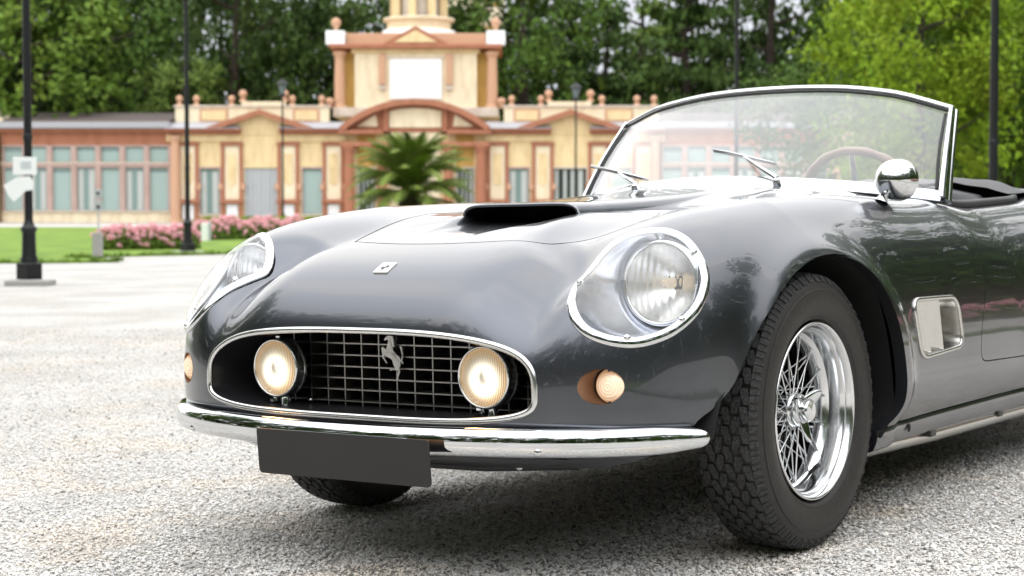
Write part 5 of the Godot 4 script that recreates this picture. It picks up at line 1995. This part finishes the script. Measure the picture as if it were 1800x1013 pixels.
# ---- windscreen, its chrome frame, wipers, mirror
func ws_base(t: float) -> Vector3:             # t from -1 (car's right) to 1
	var a := absf(t)
	var pts := [Vector3(0, .922, -.86), Vector3(.30, .908, -.915), Vector3(.50, .887, -1.0), Vector3(.645, .861, -1.13)]
	var full := [pts[3] * Vector3(-1, 1, 1), pts[2] * Vector3(-1, 1, 1), pts[1] * Vector3(-1, 1, 1), pts[0], pts[1], pts[2], pts[3]]
	var c := Curve3D.new()
	for i in 7:
		var tan_: Vector3 = (full[mini(i + 1, 6)] - full[maxi(i - 1, 0)]) / 6.0
		c.add_point(full[i], -tan_, tan_)
	return c.sample_baked(c.get_baked_length() * (0.5 + 0.5 * t), true)

func ws_top(t: float) -> Vector3:
	var pts := [Vector3(0, 1.222, -1.29), Vector3(.25, 1.213, -1.30), Vector3(.45, 1.180, -1.315), Vector3(.592, 1.133, -1.345)]
	var full := [pts[3] * Vector3(-1, 1, 1), pts[2] * Vector3(-1, 1, 1), pts[1] * Vector3(-1, 1, 1), pts[0], pts[1], pts[2], pts[3]]
	var c := Curve3D.new()
	for i in 7:
		var tan_: Vector3 = (full[mini(i + 1, 6)] - full[maxi(i - 1, 0)]) / 6.0
		c.add_point(full[i], -tan_, tan_)
	return c.sample_baked(c.get_baked_length() * (0.5 + 0.5 * t), true)

func windscreen() -> void:
	var g := Node3D.new(); g.name = "windscreen"
	car.add_child(g, true)
	var rows := []
	var base := []
	var top := []
	for i in 49:
		var t := lerpf(-1.0, 1.0, i / 48.0)
		base.append(ws_base(t)); top.append(ws_top(t))
	for j in 13:
		var row := []
		for i in 49:
			var v := j / 12.0
			var p: Vector3 = base[i].lerp(top[i], v)
			p += Vector3(0, 0.45, 0.75) * 0.020 * sin(PI * v)
			row.append(p)
		rows.append(row)
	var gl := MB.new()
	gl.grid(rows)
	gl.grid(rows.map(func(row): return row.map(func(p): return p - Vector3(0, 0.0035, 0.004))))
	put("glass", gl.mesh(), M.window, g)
	var fr := MB.new()
	var tp := []
	for i in 49: tp.append(top[i] + Vector3(0, 0.004, 0))
	fr.tube(tp, 0.0105, 12, false, [Vector3(0, 0.8, 0.5)], 0.8)
	put("top_rail", fr.mesh(), M.chrome, g)
	# broad chrome strip at the foot, following the cowl
	var low := []
	for j in 7:
		var row := []
		for i in 49:
			var p: Vector3 = base[i]
			var u := j / 6.0
			var q := p + Vector3(0, lerpf(0.020, -0.010, u), lerpf(-0.010, 0.024, u)) + Vector3(0, 0.4, 0.9) * 0.006 * sin(PI * u)
			row.append(q)
		low.append(row)
	var st := MB.new()
	st.grid(low)
	put("foot_strip", st.mesh(), M.chrome, g)
	var rb := MB.new()
	var rp := []
	for i in 49: rp.append(low[6][i] + Vector3(0, -0.003, 0.002))
	rb.tube(rp, 0.0035, 8)
	put("foot_seal", rb.mesh(), M.rubber, g)
	for s: float in [1.0, -1.0]:
		var b := ws_base(s)
		var t := ws_top(s)
		var po := MB.new()
		var p1 := []
		var rr := []
		for k in 12:
			var u := k / 11.0
			p1.append((b + Vector3(0, -0.006, 0)).lerp(t + Vector3(0, 0.004, 0), u) + Vector3(0.004 * s, 0, 0.012) * sin(PI * u))
			rr.append(lerpf(0.026, 0.017, u))
		po.tube(p1, rr, 14, false, [Vector3(s, 0, 0.25).normalized()], 0.42)
		put("post", po.mesh(), M.chrome, g)
		var se := MB.new()
		var p2 := []
		for k in 12: p2.append(p1[k] + Vector3(0.004 * s, -0.008, -0.026 + 0.004 * k / 11.0))
		se.tube(p2, rr.map(func(r): return r * 0.62), 12, false, [Vector3(s, 0, 0.25).normalized()], 0.6)
		put("side_channel", se.mesh(), M.chrome, g)
	# inner black seal just inside the frame
	var seal := MB.new()
	var sp := []
	for i in 49: sp.append(rows[12][i].lerp(rows[11][i], 0.35) + Vector3(0, 0, 0.002))
	seal.tube(sp, 0.004, 8)
	var s1 := []
	var s2 := []
	for j in range(1, 12):
		s1.append(rows[j][1] + Vector3(0, 0, .002)); s2.append(rows[j][47] + Vector3(0, 0, .002))
	seal.tube(s1, 0.005, 8); seal.tube(s2, 0.005, 8)
	put("glass_seal", seal.mesh(), M.rubber, g)
	wiper(0.225, -0.885, Vector3(-0.165, 0.087, -0.10), -1.0)
	wiper(-0.285, -0.895, Vector3(-0.11, 0.055, -0.075), -1.0)
	# bullet mirror on the fender
	var m := Node3D.new(); m.name = "wing_mirror"
	car.add_child(m, true)
	var c := Vector3(0.672, 0.914, -0.72)
	var ax := Vector3(-0.12, 0.03, 1.0).normalized()
	var sh := MB.new()
	var prof := []
	for k in 19:
		var a := PI * 0.5 * k / 18.0
		prof.append(Vector2(maxf(0.0575 * cos(a), 0.0001), 0.062 * sin(a)))
	prof.push_front(Vector2(0.0575, -0.012))
	prof.push_front(Vector2(0.0575, -0.012)); prof.push_front(Vector2(0.0585, -0.013)); prof.push_front(Vector2(0.0585, -0.024)); prof.push_front(Vector2(0.055, -0.030)); prof.push_front(Vector2(0.0001, -0.028))
	sh.lathe(prof, c, ax, 48)
	put("shell", sh.mesh(), M.chrome, m)
	var foot := onto(Vector3(0.652, 0.852, -0.665))
	var stem := MB.new()
	stem.tube([foot, foot + Vector3(.004, .018, -.008), c + Vector3(-.012, -.040, .0)], [0.020, 0.011, 0.014], 14)
	put("stem", stem.mesh(), M.chrome, m)

func wiper(x: float, z: float, reach: Vector3, side: float) -> void:
	var g := Node3D.new(); g.name = "wiper" if not car.has_node("wiper") else "wiper_001"
	car.add_child(g, true)
	var b := Vector3(x, 0, z)
	b.y = ws_base(x / 0.65).y + 0.004
	b.z = ws_base(x / 0.65).z + 0.03
	var piv := MB.new()
	piv.lathe([Vector2(.013, -.02), Vector2(.013, .004), Vector2(.009, .010), Vector2(.009, .016), Vector2(.0001, .018)], b, Vector3(0, .8, .5).normalized(), 16)
	put("pivot", piv.mesh(), M.chrome, g)
	var arm := MB.new()
	var e := b + reach
	arm.tube([b + Vector3(0, .014, 0), b.lerp(e, 0.5) + Vector3(0, .010, .012), e], [0.008, 0.006, 0.004], 10)
	put("arm", arm.mesh(), M.chrome, g)
	var bl := MB.new()
	var d := Vector3(1.0, -0.22, 0.10).normalized() * 0.115
	var d2 := Vector3(0.5, 0.75, -0.9).normalized() * 0.004
	bl.tube([e - d, e, e + d], [0.004, 0.008, 0.004], 8, false, [d2.normalized()], 0.5)
	put("blade_holder", bl.mesh(), M.chrome, g)
	var ru := MB.new()
	ru.tube([e - d * 1.03 - Vector3(0, .004, .008), e + d * 1.03 - Vector3(0, .004, .008)], 0.0035, 8)
	put("rubber_blade", ru.mesh(), M.rubber, g)

func cockpit() -> void:
	var g := Node3D.new(); g.name = "cockpit"
	car.add_child(g, true)
	var tub := MB.new()
	var rows := [[], [], [], []]
	for q in pit_poly:
		if q.x < -0.001: continue
	var outline := []
	for q in pit_poly:
		if q.x >= 0.0: outline.append(q)
	var full := []
	for q in outline: full.append(q)
	for i in range(outline.size() - 1, -1, -1): full.append(Vector2(-outline[i].x, outline[i].y))
	var rim := []
	for q: Vector2 in full:
		var y := skin_top(absf(q.x), q.y)
		rows[0].append(Vector3(q.x, y - .002, q.y)); rows[1].append(Vector3(q.x * .98, y - .06, lerpf(q.y, -1.5, .02)))
		rows[2].append(Vector3(q.x * .95, .45, lerpf(q.y, -1.5, .06))); rows[3].append(Vector3(q.x * .9, .25, lerpf(q.y, -1.5, .1)))
		rim.append(Vector3(q.x, y + .006, q.y))
	tub.grid(rows, false, true)
	put("tub", tub.mesh(), M.leather, g)
	var fl := MB.new()
	fl.quad(Vector3(-.6, .25, -1.0), Vector3(.6, .25, -1.0), Vector3(.6, .25, -2.1), Vector3(-.6, .25, -2.1))
	put("carpet", fl.mesh(), M.black, g)
	var pad := MB.new()
	pad.tube(rim, 0.016, 10, true)
	put("rim_roll", pad.mesh(), M.leather, g)
	# padded dashboard top
	var dash := MB.new()
	var dr := []
	for j in 8:
		var row := []
		for i in 25:
			var t := lerpf(-0.93, 0.93, i / 24.0)
			var p := ws_base(t)
			var u := j / 7.0
			row.append(p + Vector3(0, -0.012 + 0.010 * sin(PI * u) - 0.12 * pow(u, 5), lerpf(-.012, -0.20 + 0.10 * absf(t), u)))
		dr.append(row)
	dash.grid(dr)
	put("dashboard", dash.mesh(), M.leather, g)
	# seats
	for s: float in [1.0, -1.0]:
		var se := MB.new()
		var sr := []
		for i in 17:
			var u := i / 16.0
			var row := []
			for k in 20:
				var a := TAU * k / 20
				var w := 0.235 - 0.05 * smooth(0.6, 1.0, u)
				row.append(Vector3(0.33 * s + signf(cos(a)) * pow(absf(cos(a)), .6) * w * sqrt(maxf(0, 1 - pow(maxf(0, (u - .85) / .15), 2))), lerpf(.38, .90, u), lerpf(-1.68, -1.86, u) + sin(a) * 0.07))
			sr.append(row)
		se.grid(sr, false, true)
		se.box(Vector3(0.33 * s, .40, -1.52), Vector3(.235, .07, .22), Basis(), .05)
		put("seat", se.mesh(), M.leather, g)
	# folded soft top under its cover behind the seats
	var ton := MB.new()
	var tr := []
	for j in 11:
		var row := []
		for i in 31:
			var t := lerpf(-1.0, 1.0, i / 30.0)
			var u := j / 10.0
			var x := t * 0.585
			var z := lerpf(-1.90, -2.20, u) + 0.06 * t * t
			row.append(Vector3(x, skin_top(absf(x), -2.12) + 0.002 + 0.020 * pow(sin(PI * clampf(u, 0.02, 0.98)), .6) * pow(maxf(0, 1 - pow(absf(t), 6)), .5) + 0.004 * sin(x * 40 + u * 3), z))
		tr.append(row)
	ton.grid(tr)
	put("soft_top_cover", ton.mesh(), M.leather, g)
	# wooden steering wheel
	var sw := Node3D.new(); sw.name = "steering_wheel"
	car.add_child(sw, true)
	var c := Vector3(0.338, 0.832, -1.235)
	var nrm := Vector3(0, 0.42, -0.91).normalized()
	var u1 := Vector3.RIGHT
	var u2 := nrm.cross(u1)
	var ring := []
	var rr := []
	for k in 72:
		var a := TAU * k / 72
		ring.append(c + (u1 * cos(a) + u2 * sin(a)) * 0.198)
		rr.append(0.0135 + 0.0012 * sin(k * TAU / 4.0 + 0.4))
	var ri := MB.new()
	ri.tube(ring, rr, 12, true)
	put("wooden_rim", ri.mesh(), M.wood, sw)
	for k in 3:
		var a := PI * 0.5 + TAU * k / 3.0 + PI
		var sp := MB.new()
		sp.tube([c - nrm * 0.03, c + (u1 * cos(a) + u2 * sin(a)) * 0.19], [0.012, 0.009], 8, false, [nrm], 0.3)
		put("spoke", sp.mesh(), M.chrome, sw)
	var hub := MB.new()
	hub.lathe([Vector2(.045, -.03), Vector2(.045, -.01), Vector2(.03, .0), Vector2(.0001, .003)], c, nrm, 24)
	put("horn_button", hub.mesh(), M.leather, sw)

func underside() -> void:
	# rocker panels below the doors, the floor, wheel housings, the dark pan below the nose
	for s: float in [1.0, -1.0]:
		var r := MB.new()
		var rows := []
		for i in 30:
			var z := lerpf(-0.315, -2.02, i / 29.0)
			var x := side_x(0.275, z) - 0.012
			var row := []
			for q: Vector2 in [Vector2(-.10, .262), Vector2(-.012, .262), Vector2(-.002, .256), Vector2(.0, .245), Vector2(-.004, .225), Vector2(-.012, .207), Vector2(-.024, .200), Vector2(-.10, .200)]:
				row.append(Vector3((x + q.x) * s, q.y, z))
			rows.append(row)
		r.grid(rows)
		var e := []
		for p in rows[0]: e.append(p)
		r.prism(e, Vector3(0, 0, 1), 0.002)
		put("rocker_panel", r.mesh(), M.paint, car)
		var hole := MB.new()
		hole.lathe([Vector2(.012, 0), Vector2(.0001, .001)], Vector3((side_x(.275, -.58) - .010) * s, .236, -.58), Vector3(s, 0, 0), 14)
		put("drain_hole", hole.mesh(), M.black, car)
		for zc: float in [0.0, -2.4]:
			var h := MB.new()
			var rr := []
			for i in 25:
				var a := lerpf(0.0, PI + 0.30, i / 24.0)
				var row := []
				for x: float in [0.40, 0.55, 0.70, 0.795]:
					var rad := polar(arch_tab, rad_to_deg(a)) + 0.004 if zc == 0.0 else 0.388
					row.append(Vector3(x * s, 0.34 + sin(a) * minf(rad + 0.02 * float(x < 0.75), 0.57), zc + cos(a) * minf(rad + 0.02 * float(x < 0.75), 0.57)))
				rr.append(row)
			h.grid(rr)
			var k := h.P.size()
			h.v(Vector3(.40 * s, .34, zc), Vector3(s, 0, 0))
			for i in 25: h.v(rr[i][0], Vector3(s, 0, 0))
			for i in 24: h.tri(k, k + 1 + i, k + 2 + i)
			put("wheel_housing", h.mesh(), M.black, car)
		var pipe := MB.new()
		pipe.tube([Vector3(.62 * s, .17, -.55), Vector3(.64 * s, .165, -1.0), Vector3(.66 * s, .165, -1.9)], 0.026, 14)
		put("exhaust_pipe", pipe.mesh(), M.satin, car)
		for z: float in [-0.95, -1.5]:
			var br := MB.new()
			br.box(Vector3(.67 * s, .185, z), Vector3(.012, .02, .02), Basis(), .003)
			put("pipe_bracket", br.mesh(), M.dark_metal, car)
	var pan := MB.new()
	pan.box(Vector3(0, .245, -.50), Vector3(.40, .02, .85), Basis(), .01)
	pan.box(Vector3(0, .25, -1.45), Vector3(.66, .02, .75), Basis(), .01)
	pan.box(Vector3(0, .27, -2.7), Vector3(.40, .02, .5), Basis(), .01)
	put("floor_pan", pan.mesh(), M.black, car)
	var chin := MB.new()
	var cr := []
	for j in 6:
		var row := []
		for i in 25:
			var x := lerpf(-.30, .52, i / 24.0)
			var u := j / 5.0
			row.append(Vector3(x, lerpf(.305, .272, pow(u, .5)), lerpf(.80, .40, u) - 0.10 * x * x))
		cr.append(row)
	chin.grid(cr)
	put("nose_pan", chin.mesh(), M.black, car)
	var rail := MB.new()
	rail.tube([Vector3(-.12, .272, .74), Vector3(.1, .270, .76), Vector3(.3, .270, .74), Vector3(.50, .276, .66)], 0.016, 12, false, [Vector3.UP], 0.7)
	put("bumper_rail", rail.mesh(), M.paint_dark, car)
	var sc := MB.new()
	sc.lathe([Vector2(.008, 0), Vector2(.008, .005), Vector2(.0001, .008)], Vector3(.38, .273, .724), Vector3(.3, 0, 1).normalized(), 12)
	put("rail_screw", sc.mesh(), M.chrome, car)
	var ax := MB.new()
	ax.tube([Vector3(-.6, .30, 0), Vector3(.6, .30, 0)], .03, 10)
	ax.tube([Vector3(-.6, .33, -2.4), Vector3(.6, .33, -2.4)], .05, 10)
	put("axle", ax.mesh(), M.black, car)

# ---- wire wheel: origin at its centre, outer face towards +x
func make_wheel() -> Node3D:
	var w := Node3D.new(); w.name = "wheel"
	car.add_child(w, true)
	var X := Vector3.RIGHT
	var ty := MB.new()
	var prof := []
	for q: Vector2 in [Vector2(.222, .068), Vector2(.230, .079), Vector2(.245, .087), Vector2(.268, .0925), Vector2(.290, .0915), Vector2(.308, .086), Vector2(.322, .0785), Vector2(.331, .071), Vector2(.334, .066)]: prof.append(q)
	var sm := []
	for p in curve(prof, 25): sm.append(p)
	sm.append(sm[24])
	for x: float in [.055, .03, .0, -.03, -.055, -.066]: sm.append(Vector2(.3355 - 0.25 * x * x * 4.0, x))
	sm.append(sm[sm.size() - 1])
	for i in range(24, -1, -1): sm.append(Vector2(sm[i].x, -sm[i].y))
	ty.lathe(sm, Vector3.ZERO, X, 96)
	# fine ribs on the sidewall
	for r: float in [.300, .2365]:
		ty.lathe([Vector2(r - .0022, .0), Vector2(r - .001, .0016), Vector2(r + .001, .0016), Vector2(r + .0022, .0)], X * (0.0893 if r > .27 else .0828), X, 96)
	put("tyre", ty.mesh(), M.tyre, w)
	# tread: rows of raised, offset blocks
	var tr := MB.new()
	var n := 46
	for row in 6:
		var xc := (row - 2.5) * 0.0228
		for k in n:
			var jit := 0.12 * sin(k * 2.399 + row * 1.7)
			var a := TAU * (k + 0.5 * (row % 2) + jit * 0.3) / n
			var hw := 0.0102
			var ha := TAU / n * 0.42
			var skew := 0.0045 * (1.0 if row % 2 == 0 else -1.0)
			var out := 0.343 - 0.25 * xc * xc * 4.0
			var corners := []
			for q: Vector2 in [Vector2(-.55, -1), Vector2(.55, -1), Vector2(1, -.25), Vector2(.7, 1), Vector2(-.7, 1), Vector2(-1, .1)]:
				var x := xc + q.x * hw + skew * q.y
				var aa := a + q.y * ha
				var drop := 0.0
				if absf(x) > 0.058: drop = pow((absf(x) - 0.058) / 0.012, 2) * 0.005
				corners.append([x, aa, out - drop])
			var top := []
			var bot := []
			for c in corners:
				var d := Vector3(0, sin(c[1]), cos(c[1]))
				top.append(Vector3(c[0], 0, 0) + d * c[2]); bot.append(Vector3(c[0] * 1.03, 0, 0) + d * 0.331)
			var nn := Vector3(0, sin(a), cos(a))
			var kk := tr.P.size()
			for p in top: tr.v(p, (nn + X * signf(xc) * (0.35 if row == 0 or row == 5 else 0.0)).normalized())
			for i in range(1, 5): tr.tri(kk, kk + i, kk + i + 1)
			for i in 6: tr.quad(top[i], top[(i + 1) % 6], bot[(i + 1) % 6], bot[i])
	put("tread", tr.mesh(), M.tread, w)
	# scalloped shoulder edge
	var shd := MB.new()
	for sd: float in [1.0, -1.0]:
		for k in 116:
			var a := TAU * k / 116
			var a2 := TAU * (k + (0.62 if k % 2 == 0 else 0.86)) / 116
			var am := (a + a2) * 0.5
			var f := func(an: float, r: float, x: float): return Vector3(x * sd, sin(an) * r, cos(an) * r)
			var rin := 0.317 + 0.004 * float(k % 2)
			var q := [f.call(a, .337, .0695), f.call(a2, .337, .0695), f.call(a2 - .004, rin, .0845), f.call(a + .004, rin, .0845)]
			var nn := (Vector3(sd, 0, 0) * 0.75 + Vector3(0, sin(am), cos(am)) * 0.66).normalized()
			shd.quad_n(q[0], q[1], q[2], q[3], nn)
			for e: Array in [[0, 1], [1, 2], [2, 3], [3, 0]]:
				shd.quad(q[e[0]], q[e[1]], q[e[1]] - nn * .005, q[e[0]] - nn * .005)
	put("shoulder_blocks", shd.mesh(), M.tread, w)
	var rm := MB.new()
	rm.lathe([Vector2(.2130, .066), Vector2(.2195, .070), Vector2(.2215, .076), Vector2(.2190, .0805), Vector2(.2150, .080), Vector2(.2100, .074), Vector2(.2060, .066), Vector2(.2050, .060), Vector2(.2050, .060), Vector2(.2005, .056), Vector2(.197, .040), Vector2(.1945, .020), Vector2(.1945, .020), Vector2(.186, .012), Vector2(.181, .004), Vector2(.1795, -.010), Vector2(.1795, -.020), Vector2(.184, -.028), Vector2(.197, -.034), Vector2(.2025, -.055), Vector2(.2085, -.073), Vector2(.2185, -.0805), Vector2(.2215, -.076), Vector2(.213, -.066)], Vector3.ZERO, X, 96)
	put("rim", rm.mesh(), M.alloy, w)
	var hb := MB.new()
	hb.lathe([Vector2(.030, -.09), Vector2(.056, -.075), Vector2(.056, -.060), Vector2(.036, -.050), Vector2(.033, .006), Vector2(.044, .012), Vector2(.044, .022), Vector2(.036, .028), Vector2(.033, .030)], Vector3.ZERO, X, 40)
	put("hub", hb.mesh(), M.alloy, w)
	var kn := MB.new()
	kn.lathe([Vector2(.040, .026), Vector2(.042, .034), Vector2(.036, .041), Vector2(.030, .044), Vector2(.030, .044), Vector2(.029, .060), Vector2(.025, .065), Vector2(.025, .065), Vector2(.022, .0655), Vector2(.0001, .067)], Vector3.ZERO, X, 40)
	for k in 3:
		var a := deg_to_rad(32.0 + 120.0 * k)
		var d := Vector3(0, sin(a), -cos(a))
		var t := Vector3(0, cos(a), sin(a))
		var rows := []
		for i in 9:
			var u := i / 8.0
			var row := []
			var wdt := lerpf(0.024, 0.0135, u) * sqrt(maxf(0.02, 1.0 - pow(u, 7)))
			for j in 14:
				var b := TAU * j / 14
				row.append(d * lerpf(.020, .079, u) + X * (lerpf(.040, .058, u) + sin(b) * 0.0065) + t * cos(b) * wdt)
			rows.append(row)
		kn.grid(rows, false, true)
	put("knock_off_nut", kn.mesh(), M.chrome, w)
	# wire spokes, crossing in four layers
	var sets := [[16, .040, .014, .1850, .004, 0.50, 0.0], [16, .040, .019, .1850, .010, -0.50, 0.5], [12, .052, -.066, .1800, -.016, 0.62, 0.13], [12, .052, -.066, .1800, -.012, -0.62, 0.63]]
	for st in sets:
		var a: Vector3 = Vector3(st[2], st[1], 0)
		var an: float = st[5]
		var b: Vector3 = Vector3(st[4], st[3] * cos(an), st[3] * sin(an))
		var m := MB.new()
		m.tube([a, b], 0.0021, 6)
		var dir := (b - a).normalized()
		m.tube([b - dir * 0.018, b + dir * 0.004], 0.0036, 6)
		var mesh := m.mesh()
		for k in st[0]:
			var s := put("spoke", mesh, M.chrome, w)
			s.rotation = Vector3(TAU * (k + st[6]) / st[0], 0, 0)
	var vv := MB.new()
	vv.tube([Vector3(.012, -.17, -.095), Vector3(.040, -.150, -.078)], [0.0055, 0.0045], 10)
	vv.tube([Vector3(.030, -.157, -.084), Vector3(.046, -.146, -.074)], 0.0062, 10)
	put("valve", vv.mesh(), M.rubber, w)
	return w
